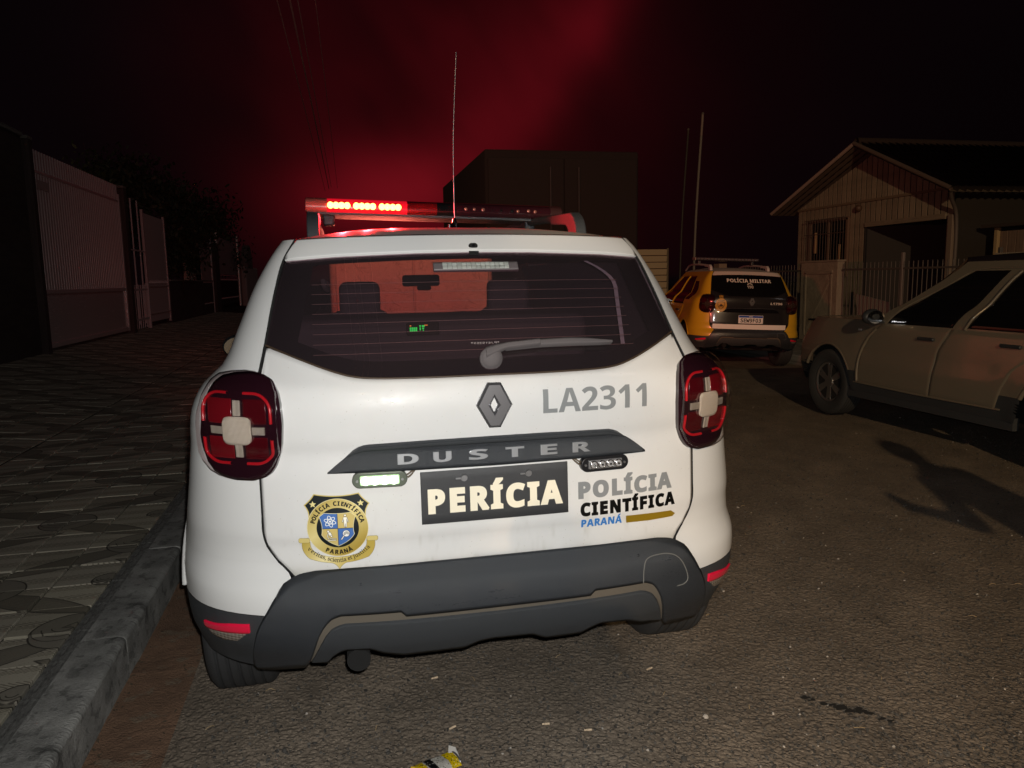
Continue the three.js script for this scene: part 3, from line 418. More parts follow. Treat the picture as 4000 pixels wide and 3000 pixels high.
[[-.125, -.216, 28, 'cigarette butt lying just above the crushed can'], [.291, -.098, -8, 'cigarette butt on the brown asphalt right of the can, nearest the frame edge'], [-.144, -.538, 10, 'cigarette butt below the bumper towards its left'], [.17, -.163, -8, 'thin pale stalk lying across the asphalt right of the can'], [.629, -.404, 20, 'pale pebble-like stub under the right rear tyre']].forEach(([x, z, a, l]) => { const g = join([cyl(.0036, .0036, .015, 10, .0075, 0, 0, 0, 0, Math.PI / 2), cyl(.0034, .0030, .008, 10, -.005, 0, 0, 0, 0, Math.PI / 2)]); const t = mesh('cigarette_butt', g, buttM, scene); t.position.set(x, .0115, z); t.rotation.y = a * Math.PI / 180; tag(t, l, 'cigarette butt'); });
{ srand(41); const l = []; for (let k = 0; k < 13; k++) { const t = k / 12, x = lerp(1.06, 1.25, t) + rr(-.012, .012), z = lerp(-.11, .075, t) + rr(-.02, .02), s = new THREE.Shape(), n = 9; for (let q = 0; q < n; q++) { const a = q / n * 6.283, r = rr(.006, .017) * (1 + .8 * Math.sin(t * 3.1)); s[q ? 'lineTo' : 'moveTo'](x + r * Math.cos(a), z + r * .55 * Math.sin(a)); } l.push(new THREE.ShapeGeometry(s).rotateX(Math.PI / 2).translate(0, .0045 + .0003 * k, 0)); } struct('road_crack', l, M(.012, .010, .008, .95)); }
{ srand(44); const l = [], leaf = (x, z, s) => at(new THREE.CircleGeometry(s, 6).scale(1, .5, 1), x, .004 + rr(0, .006), z, -Math.PI / 2 + rr(-.3, .3), rr(-.3, .3), rnd() * 6); for (let k = 0; k < 420; k++) { const z = .4 - 7 * Math.pow(rnd(), 1.5); l.push(leaf(rnd() < .6 ? -1.225 + .05 * rnd() * rnd() : -1.02 + rr(-.03, .05), z, rr(.003, .009))); } const m = mesh('leaf_litter', l, M(.07, .05, .03, .9), scene); tag(m, 'bits of dry leaf and dirt gathered along the kerb and gutter edge', 'litter', null, 'stuff'); }
// crushed drink can
{ const t = thing('crushed_can', 'crushed yellow, black and silver drink can on the asphalt', 'can', [-.195, .0, -.035], .35);
  const g = new THREE.CylinderGeometry(.033, .033, .13, 40, 24, true); g.rotateZ(Math.PI / 2); const p = g.attributes.position; for (let i = 0; i < p.count; i++) { const x = p.getX(i), y = p.getY(i), z = p.getZ(i), n = fbm(x * 40 + 9, z * 40 + y * 20 + 9, 997, 3, 3) - .5; p.setXYZ(i, x + .010 * n, .012 + y * .30 + .007 * n, z * 1.15 + .006 * n); } g.computeVertexNormals();
  mesh('can_body', g, M(1, 1, 1, .35, { metalness: .35, map: canvasTex(512, 256, (c, w, h) => { c.fillStyle = '#c9c6bd'; c.fillRect(0, 0, w, h); c.fillStyle = '#e8c80c'; c.fillRect(0, 190, w, 66); c.fillRect(0, 0, w, 60); c.fillStyle = '#15161a'; c.fillRect(0, 70, w, 46); for (let i = 0; i < 500; i++) { c.fillStyle = hash2(i, 7) > .5 ? 'rgba(230,230,225,.7)' : 'rgba(60,52,40,.6)'; c.fillRect(hash2(i, 1) * w, hash2(i, 2) * h, 3 + 9 * hash2(i, 3), 3 + 6 * hash2(i, 4)); } }) }), t);
  const e = new THREE.Shape(); e.moveTo(0, 0); e.lineTo(.030, .004); e.lineTo(.036, .045); e.lineTo(.022, .058); e.lineTo(.004, .03); mesh('torn_end', at(new THREE.ExtrudeGeometry(e, { depth: .0012, bevelEnabled: true, bevelSize: .0015, bevelThickness: .001, bevelSegments: 1 }), .045, .004, .01, -1.15, 0, .05), M(.72, .70, .66, .35, { metalness: .3 }), t);
  mesh('can_lid', at(new THREE.TorusGeometry(.028, .003, 8, 24).scale(1, .42, 1), .064, .014, 0, 0, Math.PI / 2, 0), mat.steel, t); }

// ---------------------------------------------------------------- left side: wall, gates, fence
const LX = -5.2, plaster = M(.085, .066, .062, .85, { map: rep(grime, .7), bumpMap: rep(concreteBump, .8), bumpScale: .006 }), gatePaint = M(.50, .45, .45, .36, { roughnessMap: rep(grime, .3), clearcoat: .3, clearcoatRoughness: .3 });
const leftBase = .37;
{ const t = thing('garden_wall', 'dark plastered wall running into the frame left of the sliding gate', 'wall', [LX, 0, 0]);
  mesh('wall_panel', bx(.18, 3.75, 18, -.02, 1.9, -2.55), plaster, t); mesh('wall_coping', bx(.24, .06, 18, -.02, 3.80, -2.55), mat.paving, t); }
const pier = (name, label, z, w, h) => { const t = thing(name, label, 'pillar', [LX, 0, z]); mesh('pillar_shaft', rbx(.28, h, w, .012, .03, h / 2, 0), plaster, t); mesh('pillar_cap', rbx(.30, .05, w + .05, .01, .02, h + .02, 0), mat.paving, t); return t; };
pier('gate_pillar', 'pillar between the dark wall and the near end of the tall sliding gate', -11.62, .16, 3.74);
pier('gate_pillar', 'slim pillar at the far end of the tall sliding gate', -17.02, .24, 3.62);
{ const t = thing('sliding_gate', 'tall sliding gate of close vertical bars over a solid lower panel', 'gate', [LX + .06, 0, -14.3]);
  const L = 5.06, y0 = leftBase + .05, y1 = 3.66; const z = (k) => -L / 2 + L * k;
  mesh('gate_frame', [rbx(.06, .09, L, .01, 0, y0 + .05, 0), rbx(.06, .07, L, .01, 0, 1.36, 0), rbx(.05, .05, L, .01, 0, 3.30, 0), rbx(.07, y1 - y0 - .2, .09, .01, 0, (y0 + y1) / 2 - .1, -L / 2 + .045), rbx(.07, y1 - y0 - .2, .09, .01, 0, (y0 + y1) / 2 - .1, L / 2 - .045)], gatePaint, t);
  mesh('lower_panel', bx(.02, 1.36 - y0, L - .1, -.012, (y0 + 1.36) / 2, 0), gatePaint, t);
  mesh('back_sheet', bx(.012, 2.2, L - .1, -.045, 2.42, 0), M(.16, .14, .145, .6), t);
  const bg = rbx(.03, 2.30, .05, .012, .004, 2.5, 0); for (let i = 0; i < 40; i++) { const b = mesh('gate_bar', bg, gatePaint, t); b.position.z = z((i + .7) / 40.4) * .985; }
  mesh('name_plate', bx(.012, .14, .55, .03, 3.10, L / 2 - .45), M(.42, .38, .37, .5), t); }
{ const t = thing('pedestrian_gate', 'low open-barred pedestrian gate beyond the sliding gate', 'gate', [LX + .04, 0, -18.05]); const gm = M(.52, .50, .51, .36);
  for (const y of [.62, 1.34]) mesh('gate_rail', rbx(.04, .05, 1.7, .01, 0, y, 0), gm, t); mesh('gate_rail', rbx(.04, .04, 1.7, .01, 0, 2.28, 0), gm, t);
  const b = rbx(.022, 1.05, .03, .006, 0, .93, 0); for (let i = 0; i < 9; i++) { const m = mesh('gate_bar', b, gm, t); m.position.z = .78 - i * .195; }
  for (const z of [.72, .12, -.48]) mesh('tall_bar', rbx(.03, 3.0, .04, .006, 0, 2.0, z), gm, t);
  mesh('gate_post', rbx(.09, 1.15, .09, .01, 0, .92, -.86), gm, t); }
{ const t = thing('panel_gate', 'narrow gate with a pale panel and two thin rails, second from the sliding gate', 'gate', [LX + .03, 0, -20.15]);
  mesh('gate_panel', rbx(.03, 2.75, 2.35, .01, 0, 1.88, 0), M(.55, .48, .48, .5), t); mesh('gate_frame', [rbx(.06, 2.9, .10, .01, .01, 1.88, 1.2), rbx(.06, 2.9, .10, .01, .01, 1.88, -1.2)], gatePaint, t); for (const y of [.72, 1.42]) mesh('gate_rail', rbx(.03, .035, 2.3, .008, .03, y, 0), M(.55, .52, .5, .35), t);
  const sp = new THREE.ConeGeometry(.03, .09, 5); for (let i = 0; i < 14; i++) { const m = mesh('rail_tooth', sp, gatePaint, t); m.position.set(.03, 1.54, 1.05 - i * .16); } }
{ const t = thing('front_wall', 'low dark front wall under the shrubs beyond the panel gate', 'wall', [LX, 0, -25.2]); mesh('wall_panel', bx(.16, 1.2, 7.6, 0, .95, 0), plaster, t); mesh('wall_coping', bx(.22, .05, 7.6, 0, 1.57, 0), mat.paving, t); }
{ const t = thing('letter_box_pillar', 'pair of small pale posts reddened by the light bar, above the front wall', 'post', [LX + .1, 0, -24.4]); mesh('post_shaft', [rbx(.16, .55, .30, .02, 0, 1.85, .45), rbx(.16, .55, .30, .02, 0, 1.85, -.55)], M(.48, .38, .33, .6), t); mesh('post_finial', [0, 1, 2].flatMap((k) => [at(new THREE.SphereGeometry(.055, 12, 8), 0, 2.2 + .16 * k, .45), at(new THREE.SphereGeometry(.055, 12, 8), 0, 2.2 + .16 * k, -.55)]), M(.4, .32, .30, .5), t); }
const rail2 = M(.85, .85, .80, .25, { metalness: .2 });
{ const t = thing('barred_gate', 'gate between two gleaming round posts, with two pale cross rails', 'gate', [LX + .08, 0, -33.6]);
  mesh('gate_post', cyl(.06, .06, 3.2, 14, 0, 2.0, 3.1), rail2, t); mesh('gate_post', cyl(.06, .06, 3.3, 14, 0, 2.05, -3.4), rail2, t); for (const y of [.85, 1.62]) mesh('gate_rail', rbx(.05, .06, 6.0, .015, 0, y, .1), rail2, t); mesh('gate_rail', rbx(.04, .04, 6.0, .01, 0, 1.80, .1), gatePaint, t); mesh('gate_panel', bx(.03, .78, 6, -.02, 1.24, .1), mat.dark, t); mesh('upper_panel', bx(.03, 1.5, 6, -.03, 2.6, .1), M(.35, .27, .27, .6), t); }
{ const t = thing('small_gate', 'short gate with two pale rails beside a dark pier', 'gate', [LX + .06, 0, -28.0]); for (const y of [.75, 1.52]) mesh('gate_rail', rbx(.05, .05, 2.1, .012, 0, y, 0), rail2, t); mesh('gate_panel', bx(.03, .74, 2.1, -.02, 1.14, 0), mat.dark, t); mesh('gate_upper', bx(.03, 1.3, 2.1, -.02, 2.2, 0), M(.40, .28, .28, .6), t); mesh('gate_post', cyl(.045, .045, 2.9, 12, 0, 1.8, -1.1), gatePaint, t); }
pier('gate_pillar', 'broad dark pier between the two far gates', -29.9, 1.1, 3.0);
{ const t = thing('end_wall', 'pale rounded wall end farthest along the left pavement', 'wall', [LX + .2, 0, -40.5]); mesh('wall_panel', rbx(.3, 2.0, 5.5, .1, 0, 1.3, 0), M(.45, .36, .34, .85), t); mesh('wall_arch', at(new THREE.CylinderGeometry(1.2, 1.2, .3, 24, 1, false, 0, Math.PI), 0, 2.2, .8, 0, 0, Math.PI / 2), M(.18, .14, .13, .85), t); }
function crown(cx, cy, cz, rx, ry, rz, n, size, seed, m) {
  srand(seed); const g = new THREE.CircleGeometry(1, 5); g.scale(.45, 1, 1); const im = new THREE.InstancedMesh(g, m, n), M4 = new THREE.Matrix4(), q = new THREE.Quaternion(), e = new THREE.Euler(), c = new THREE.Color(), clumps = Array.from({ length: 26 }, () => [rr(-1, 1), rr(-1, 1), rr(-1, 1)]).filter((p) => Math.hypot(...p) < 1);
  for (let i = 0; i < n; i++) { const k = clumps[Math.floor(rnd() * clumps.length)], s = size * rr(.6, 1.3), f = () => (rnd() + rnd() + rnd() - 1.5) * .42; e.set(rnd() * 6, rnd() * 6, rnd() * 6); q.setFromEuler(e); M4.compose(new THREE.Vector3(cx + rx * (k[0] + f()), cy + ry * (k[1] + f()), cz + rz * (k[2] + f())), q, new THREE.Vector3(s, s, s)); im.setMatrixAt(i, M4); const v = rr(.6, 1.5); c.setRGB(v, v, v * .9); im.setColorAt(i, c); } im.castShadow = im.receiveShadow = true; return im;
}
const leafM = M(.045, .055, .025, .6, { transmission: .3, thickness: 0 });
for (const [name, label, x, z, cy, rx, ry, rz, n, th] of [['street_tree', 'dark leafy tree hanging over the wall beyond the sliding gate', -6.4, -24.5, 4.3, 2.0, 1.6, 3.4, 9000, 2.6], ['street_tree', 'dark tree farther along the left side, behind the gleaming posts', -6.8, -36, 4.8, 2.2, 1.9, 4.0, 8000, 2.8]]) {
  const t = thing(name, label, 'tree', [x, -.5, z]); mesh('trunk', [tube([[0, 0, 0], [.05, th * .5, .06], [.02, th, 0], [.1, th + 1, .2]], .11, 14, 8), tube([[.02, th * .8, 0], [.6, th + .7, .7], [.9, th + 1.4, 1.3]], .05, 10, 6), tube([[.02, th * .85, 0], [-.3, th + .8, -.9], [-.2, th + 1.4, -1.6]], .05, 10, 6)], M(.05, .04, .03, .9), t); const c = crown(0, cy - .3, 0, rx, ry, rz, n, .085, 7 + z, leafM); c.name = 'crown'; c.userData.kind = 'stuff'; t.add(c); }
{ const t = thing('hedge_shrub', 'straggly shrub spilling over the front wall beside the pale posts', 'shrub', [LX + .1, 1.4, -23.2]); mesh('stem', tube([[0, 0, 0], [.05, .5, .1], [0, 1.1, -.1]], .02, 10, 6), M(.06, .04, .03, .9), t); const c = crown(0, .75, 0, .45, .7, 1.3, 1800, .06, 400, leafM); c.name = 'crown'; c.userData.kind = 'stuff'; t.add(c); }
{ const t = thing('street_tree', 'added unseen leafy tree behind the photographer that shades the left pavement from the street lamp', 'tree', [-3.9, .2, 9]); mesh('trunk', [tube([[0, 0, 0], [.05, 1.4, .05], [0, 2.6, 0], [.2, 4.4, .1]], .13, 14, 8), tube([[0, 2.3, 0], [.7, 3.4, .3], [1.1, 4.4, .2]], .06, 10, 6), tube([[0, 2.5, 0], [-.7, 3.6, -.3], [-1.0, 4.6, 0]], .06, 10, 6)], M(.06, .05, .04, .9), t); const c = crown(0, 4.4, 0, 1.75, 2.3, 1.1, 16000, .13, 909, leafM); c.name = 'crown'; c.userData.kind = 'stuff'; t.add(c); }  // unseen tree added to keep the lamp off the left pavement
// overhead cables along the street
[[-1.35, 7.0, 'lowest of the overhead cables catching red light at the top'], [-1.12, 7.06, 'overhead cable in the middle of the bundle, brightest near its lower end'], [-.98, 7.10, 'overhead cable just right of the brightest one'], [-.62, 7.0, 'rightmost overhead cable, barely lit']].forEach(([x, y, l], i) => { const c = mesh('overhead_cable', tube(levels(4, -46, 14).map((z) => [x + .012 * (-z - 14), y - .0016 * Math.pow(z + 20, 2) * .12 + .06 * i, z]), [.012, .020, .012, .010][i], 60, 6), M(.75, .68, .66, .5), scene); tag(c, l, 'cable'); });

// ---------------------------------------------------------------- right side: house, fence, posts
const HX = 11, house = thing('timber_house', 'small house of vertical timber planks under a steep gable roof', 'house', [HX, 0, 0]);
{ const zl = -15.45, zr = -10.45, mid = -12.75, base = .05, eave = 3.02, apex = 3.98, top = (z) => z < mid ? lerp(eave, apex, (z - zl) / (mid - zl)) : lerp(apex, eave - .05, (z - mid) / (zr - mid)), seam = 3.0;
  const pm = [.92, 1, 1.08].map((k) => M(.36 * k, .295 * k, .215 * k, .75, { map: woodColor })), w = .168; srand(61);
  const plank = (z, y0, y1a, y1b, m) => { const s = new THREE.Shape(); s.moveTo(0, y0); s.lineTo(w - .034, y0); s.lineTo(w - .034, y1b); s.lineTo(0, y1a); const g = new THREE.ExtrudeGeometry(s, { depth: .006, bevelEnabled: true, bevelSize: .002, bevelThickness: .002, bevelSegments: 1 }); g.rotateY(-Math.PI / 2).translate(0, 0, z); mesh('plank', g, m, house); };
  const holes = [[-14.92, -13.50, 1.40, 2.66], [-12.86, -10.62, base, 2.44]];
  for (let z = zl; z < zr - .02; z += w) { const z1 = z + w, m = () => pm[Math.floor(rnd() * 3)], gap = holes.find((h) => z + w / 2 > h[0] && z + w / 2 < h[1]);
    plank(z, seam + .01, Math.max(seam + .02, top(z)), Math.max(seam + .02, top(z1)), m());
    if (!gap) plank(z, base, seam - .012, seam - .012, m()); else { if (gap[2] > .5) plank(z, base, gap[2], gap[2], m()); plank(z, gap[3], seam - .012, seam - .012, m()); } }
  mesh('cross_batten', bx(.03, .05, zr - zl, -.025, seam, (zl + zr) / 2), M(.20, .15, .10, .8), house);
  mesh('backing_wall', [(() => { const s = new THREE.Shape(); [[zl + .05, 2.42], [zr - .05, 2.42], [zr - .05, 3.0], [mid, 3.93], [zl + .05, 2.98]].forEach((p, i) => s[i ? 'lineTo' : 'moveTo'](...p)); return new THREE.ExtrudeGeometry(s, { depth: .03, bevelEnabled: false }).rotateY(-Math.PI / 2).translate(.034, 0, 0); })(), bx(.024, 1.33, 2.3, .018, .7, -14.05), bx(.024, 2.7, .48, .018, 1.38, -15.18), bx(.024, 2.7, .58, .018, 1.38, -13.18)], mat.dark, house);
  for (const z of [zl, zr]) mesh('side_wall', bx(3.9, 3.0, .06, 1.97, 1.5, z), M(.03, .024, .02, .9), house);  // side walls coloured near black in place of shade
  // garage opening with its dim inside
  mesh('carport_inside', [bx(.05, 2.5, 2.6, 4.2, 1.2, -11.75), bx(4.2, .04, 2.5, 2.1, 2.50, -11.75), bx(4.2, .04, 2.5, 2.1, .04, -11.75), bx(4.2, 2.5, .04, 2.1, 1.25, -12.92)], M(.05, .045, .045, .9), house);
  mesh('carport_post', rbx(.12, 2.5, .12, .01, -.02, 1.25, zr + .02), M(.24, .19, .15, .7), house); mesh('carport_beam', bx(.06, .10, 2.3, -.02, 2.48, -11.74), pm[0], house);
  const win = new THREE.Group(); win.name = 'window'; house.add(win); mesh('window_frame', [bx(.06, .07, 1.5, -.03, 2.68, -14.21), bx(.06, .07, 1.5, -.03, 1.38, -14.21), bx(.06, 1.3, .07, -.03, 2.03, -14.93), bx(.06, 1.3, .07, -.03, 2.03, -13.49), bx(.04, 1.3, .05, -.01, 2.03, -14.21)], M(.18, .12, .09, .7), win); mesh('window_pane', bx(.01, 1.26, 1.38, .02, 2.03, -14.21), mat.glassDark, win);
  const gr = []; for (let k = 0; k <= 14; k++) gr.push(cyl(.007, .007, 1.42, 6, -.16, 2.02, -14.95 + k * .106)); for (const y of [1.36, 1.7, 2.36, 2.70]) gr.push(rbx(.012, .02, 1.55, .003, -.16, y, -14.21)); for (const z of [-14.96, -13.46]) for (const y of [1.36, 2.7]) gr.push(bx(.14, .015, .015, -.09, y, z)); mesh('window_grille', gr, M(.10, .07, .06, .5), win);
  { const cm = M(.80, .58, .30, .8); for (const g of [bx(.01, .55, .10, .012, 2.20, -14.75), bx(.01, .10, .08, .012, 1.62, -14.82), bx(.01, .35, .06, .012, 1.93, -13.82)]) mesh('curtain', g, cm, win); }
  mesh('wall_lamp', at(new THREE.SphereGeometry(.08, 14, 10), -.06, 2.86, -13.1), M(.10, .06, .04, .5), house);
  // roof: two slopes with deep eaves, fascia boards, rows of clay tiles
  const roof = new THREE.Group(); roof.name = 'roof'; house.add(roof); const run = 3.9, slopeL = (apex + .16 - 2.95) / (mid - (zl - .42)), slopeR = (apex + .16 - 2.90) / (zr + .45 - mid), tiles = [];
  const slab = (z0, y0, z1, y1, t) => grid([[[-.5, y0, z0], [run, y0, z0]], [[-.5, y1, z1], [run, y1, z1]]].map((r) => r.map(([x, y, z]) => [x, y + t, z])));
  mesh('soffit', [slab(zl - .42, 2.95, mid, apex + .16, -.03), slab(mid, apex + .16, zr + .45, 2.90, -.03)], M(.16, .12, .09, .8), roof);
  mesh('fascia', [bar([-.51, 2.97, zl - .44], [-.51, apex + .20, mid], .05, 4), ], M(.40, .31, .26, .7), roof); mesh('fascia', bar([-.51, apex + .20, mid], [-.51, 2.92, zr + .47], .05, 4), M(.12, .085, .07, .8), roof);  // right board has its shade put into the colour
  const half = new THREE.CylinderGeometry(.09, .075, .42, 6, 1, true, 0, Math.PI); half.rotateX(Math.PI / 2);
  for (let s = 0; s < 2; s++) { const n = s ? 8 : 11; for (let r = 0; r < n; r++) for (let k = 0; k < 25; k++) { const f = (r + .5) / n, z = s ? lerp(mid, zr + .45, f) : lerp(mid, zl - .42, f), y = (s ? lerp(apex + .16, 2.90, f) : lerp(apex + .16, 2.95, f)) + .03; const g = half.clone(); g.rotateX(s ? Math.atan(slopeR) : -Math.atan(slopeL)).rotateZ(0).translate(-.41 + k * .17, y, z); tiles.push(g); } }
  mesh('roof_tiles', tiles, M(.014, .009, .007, .95), roof).userData.kind = 'stuff'; mesh('ridge_cap', bar([-.45, apex + .24, mid], [run, apex + .24, mid], .09, 8), M(.03, .018, .014, .9), roof);
  mesh('downpipe', tube([[-.45, 2.88, zr + .40], [-.3, 2.74, zr + .28], [-.06, 2.50, zr + .14], [-.06, .1, zr + .14]], .035, 24, 8), M(.12, .10, .09, .6), house); }  // downpipe colour darkened to stand for shade
{ const t = thing('timber_annex', 'low timber annex with a pale corner post, right of the house', 'shed', [HX + .6, 0, -8.9]); srand(8); const pm = M(.28, .19, .14, .8, { map: woodColor }); const g = rbx(.03, 2.1, .16, .006, 0, 1.1, 0); for (let k = 0; k < 11; k++) { const m = mesh('plank', g, pm, t); m.position.set(rr(-.004, .004), 0, -.95 + k * .175); } mesh('corner_post', rbx(.08, 2.2, .08, .008, -.03, 1.12, -1.08), M(.45, .33, .18, .7), t); mesh('annex_roof', bx(2.4, .06, 2.5, 1, 2.25, -.05), M(.05, .035, .03, .9), t); mesh('backing_wall', bx(.03, 2.1, 2.0, .08, 1.1, 0), mat.dark, t); }
{ const t = thing('gate_post_slab', 'broad pale gate post with a recessed panel, between police car and silver car', 'gate post', [9.25, 0, -11.9]); const m = M(.40, .345, .27, .85, { map: rep(grime, .6), bumpMap: rep(concreteBump, 1), bumpScale: .006 });
  mesh('post_slab', rbx(.16, 1.62, 1.22, .01, 0, .86, 0), m, t); mesh('panel_frame', [rbx(.03, .08, .92, .006, -.085, 1.46, 0), rbx(.03, 1.3, .06, .006, -.085, .80, .43), rbx(.03, 1.3, .06, .006, -.085, .80, -.43)], m, t); mesh('diagonal_brace', bx(.02, 1.25, .07, -.082, .80, 0, .62, 0, 0), m, t); mesh('cap_stone', rbx(.20, .04, 1.26, .008, 0, 1.68, 0), m, t); }
{ const t = thing('iron_fence', 'dark iron bar fence in front of the timber house', 'fence', [9.25, 0, -9.4]); const m = M(.10, .085, .08, .5); for (const y of [.32, 1.50]) mesh('fence_rail', rbx(.03, .035, 3.7, .006, 0, y, 0), m, t); const b = cyl(.009, .009, 1.45, 6, 0, .90, 0); for (let i = 0; i < 34; i++) { const k = mesh('fence_bar', b, m, t); k.position.z = 1.8 - i * .109; } mesh('fence_post', rbx(.05, 1.75, .05, .006, 0, .90, -.2), M(.20, .17, .16, .4), t); mesh('fence_post', rbx(.05, 1.75, .05, .006, 0, .90, 1.82), m, t); }
{ const t = thing('iron_fence', 'short run of iron fence between the police car and the pale gate post', 'fence', [9.25, 0, -14.3]); const m = M(.10, .085, .08, .5); for (const y of [.32, 1.50]) mesh('fence_rail', rbx(.03, .035, 3.4, .006, 0, y, 0), m, t); const b = cyl(.009, .009, 1.45, 6, 0, .90, 0); for (let i = 0; i < 30; i++) { const k = mesh('fence_bar', b, m, t); k.position.z = 1.65 - i * .114; } mesh('fence_post', rbx(.22, 1.7, .3, .01, 0, .88, -1.9), M(.3, .24, .18, .8), t); }
{ const t = thing('garden_board', 'pale cut board leaning behind the iron fence', 'board', [9.6, 0, -10.75]); const s = new THREE.Shape(); s.moveTo(-.5, 1.02); s.lineTo(.42, .88); s.lineTo(.48, .70); s.lineTo(.1, .42); s.lineTo(-.42, .52); mesh('board', at(new THREE.ExtrudeGeometry(s, { depth: .025, bevelEnabled: true, bevelSize: .004, bevelThickness: .004, bevelSegments: 1 }), 0, 0, 0, 0, -Math.PI / 2, 0), M(.34, .31, .27, .7), t); mesh('board_prop', bx(.04, .7, .04, .12, .4, .1), M(.12, .09, .07, .8), t); }
{ const t = thing('low_wall', 'pale low wall behind the roof of the silver car', 'wall', [9.25, 0, -6.6]); mesh('wall_panel', bx(.16, 1.62, 1.9, 0, .84, 0), M(.40, .33, .25, .85), t); mesh('wall_coping', bx(.2, .04, 1.94, 0, 1.67, 0), M(.36, .3, .24, .85), t); }
{ const t = thing('slat_fence', 'pale fence of broad horizontal boards between the white car and the police car', 'fence', [10.3, 0, -24]); const m = M(.85, .60, .38, .6); const b = rbx(1.95, .215, .04, .02, 0, 0, 0); for (let k = 0; k < 9; k++) { const s = mesh('board', b, m, t); s.position.set(-.02, .42 + k * .235, 0); s.rotation.x = .12; } mesh('fence_post', rbx(.06, 2.5, .06, .01, 1.0, 1.2, -.04), M(.30, .22, .15, .7), t); mesh('fence_post', rbx(.06, 2.5, .06, .01, -.95, 1.2, -.04), M(.30, .22, .15, .7), t); }
for (const [x, z, h, r, v, l] of [[12.78, -25, 7.4, .045, .42, 'slender pale pole above the police car'], [12.4, -25.4, 6.9, .04, .10, 'slender pole just left of the pale pole, coloured dark to look unlit']]) { const t = thing('street_pole', l, 'pole', [x, 0, z]); mesh('pole_shaft', tube([[0, 0, 0], [.09, h * .5, 0], [.30, h, 0]], r, 16, 8), M(v, v * .8, v * .68, .5), t); mesh('pole_cap', at(new THREE.SphereGeometry(r * 1.3, 10, 8), .30, h, 0), M(.2, .17, .15, .5), t); }  // second pole has its unlit look put into the colour
// ---------------------------------------------------------------- the white forensic police car
const deco = (car, name, x0, x1, y0, y1, off, w, h, draw, extra = {}) => { const t = canvasTex(w, h, draw); return mesh(name, span(x0, x1, y1, y0, off, { nx: 24, ny: 8 }), M(1, 1, 1, .4, { map: t, transparent: true, ...extra }), car); };
function fitText(c, s, x, y, w, h, font, fill, stroke = 0, track = 0) {   // text stretched to fill a box
  c.save(); c.font = font; c.textAlign = 'left'; const m = c.measureText(s), a = m.actualBoundingBoxAscent + stroke / 2, d = m.actualBoundingBoxDescent + stroke / 2, chars = [...s], ws = chars.map((q) => c.measureText(q)), l = ws[0].actualBoundingBoxLeft + stroke / 2, last = ws[ws.length - 1];
  const total = l + ws.slice(0, -1).reduce((t, q) => t + q.width + track, 0) + last.actualBoundingBoxRight + stroke / 2;
  c.translate(x, y); c.scale(w / total, h / (a + d)); c.translate(l, a); c.fillStyle = fill; c.strokeStyle = fill; c.lineWidth = stroke; c.lineJoin = 'miter'; c.miterLimit = 2; let u = 0;
  chars.forEach((q, i) => { if (stroke) c.strokeText(q, u, 0); c.fillText(q, u, 0); u += ws[i].width + track; }); c.restore();
}
const car1 = thing('police_car', 'white forensic police car parked by the kerb with its red light bar lit', 'car');
const gateTex = dtex(1024, 512, (x, y) => { const u = x / 1024, v = y / 512, n = fbm(x / 60, y / 60, 17.07, 4, 91), f = hash2(x, y, 92); let d = .05 * n + .30 * Math.pow(1 - smooth(.0, .09, v), 2) * (.3 + n) + .16 * smooth(.60, .9, fbm(x / 26, y / 70, 39.4, 3, 95)) * (1 - smooth(.05, .45, v)); if (f > .9994) d += .5; return [lin2s(.72 * (1 - d)), lin2s(.72 * (1 - d * 1.05)), lin2s(.715 * (1 - d * 1.2))]; }, true);
makeCar(car1, { paint: mat.paintWhite, gate: M(1, 1, 1, .55, { specularIntensity: .4, map: gateTex, roughnessMap: rep(grime, 1.3), clearcoat: .6, clearcoatRoughness: .025 }), interior: true, wiper: true, antenna: true, letters: M(.55, .57, .60, .3, { metalness: .6 }), roof: M(.62, .60, .58, .42) });
deco(car1, 'number_marking', .142, .474, 1.046, 1.122, .0045, 1024, 240, (c, w, h) => fitText(c, 'LA2311', 8, 8, w - 16, h - 16, 'bold 200px sans-serif', '#86898a'));
deco(car1, 'police_lettering', .243, .585, .690, .852, .0045, 1536, 730, (c, w, h) => {
  const X = (x) => (x - .243) / .342 * w, Y = (y) => (.852 - y) / .162 * h, T = (s, x0, x1, y0, y1, col, st) => fitText(c, s, X(x0), Y(y1), X(x1) - X(x0), Y(y0) - Y(y1), 'bold 200px sans-serif', col, st, st * .9);
  T('POLÍCIA', .250, .565, .784, .850, '#85888a', 16); T('CIENTÍFICA', .256, .577, .730, .783, '#050505', 18); T('PARANÁ', .260, .392, .6955, .7265, '#2f78c4', 9);
  c.fillStyle = '#8a6f16'; c.beginPath(); [[.405, .7165], [.565, .7105], [.582, .6985], [.568, .6865], [.407, .6935]].forEach(([x, y], i) => c[i ? 'lineTo' : 'moveTo'](X(x), Y(y))); c.fill(); });
{ const pl = new THREE.Group(); pl.name = 'number_plate'; car1.add(pl);
  mesh('plate_board', span(-.213, .217, (x) => .900 + .004 * x, .750, .008, { nx: 20, ny: 6, skirt: .005 }), M(.030, .031, .034, .45, { map: null, bumpMap: rep(fineBump, 20), bumpScale: .0003 }), pl);
  deco(pl, 'plate_lettering', -.197, .202, .776, .872, .0088, 1536, 400, (c, w, h) => fitText(c, 'PERÍCIA', 8, 8, w - 16, h - 16, 'bold 220px sans-serif', '#f3ead2', 18, 20), { roughness: .6 });
  for (const x of [-.094, .094]) { mesh('plate_bolt', [at(cyl(.009, .010, .006, 16, 0, 0, 0, Math.PI / 2), x + .004, .877, S(x, .877) + .012), rbx(.016, .005, .002, .0008, x - .012, .876, S(x, .877) + .010)], mat.steel, pl); } }
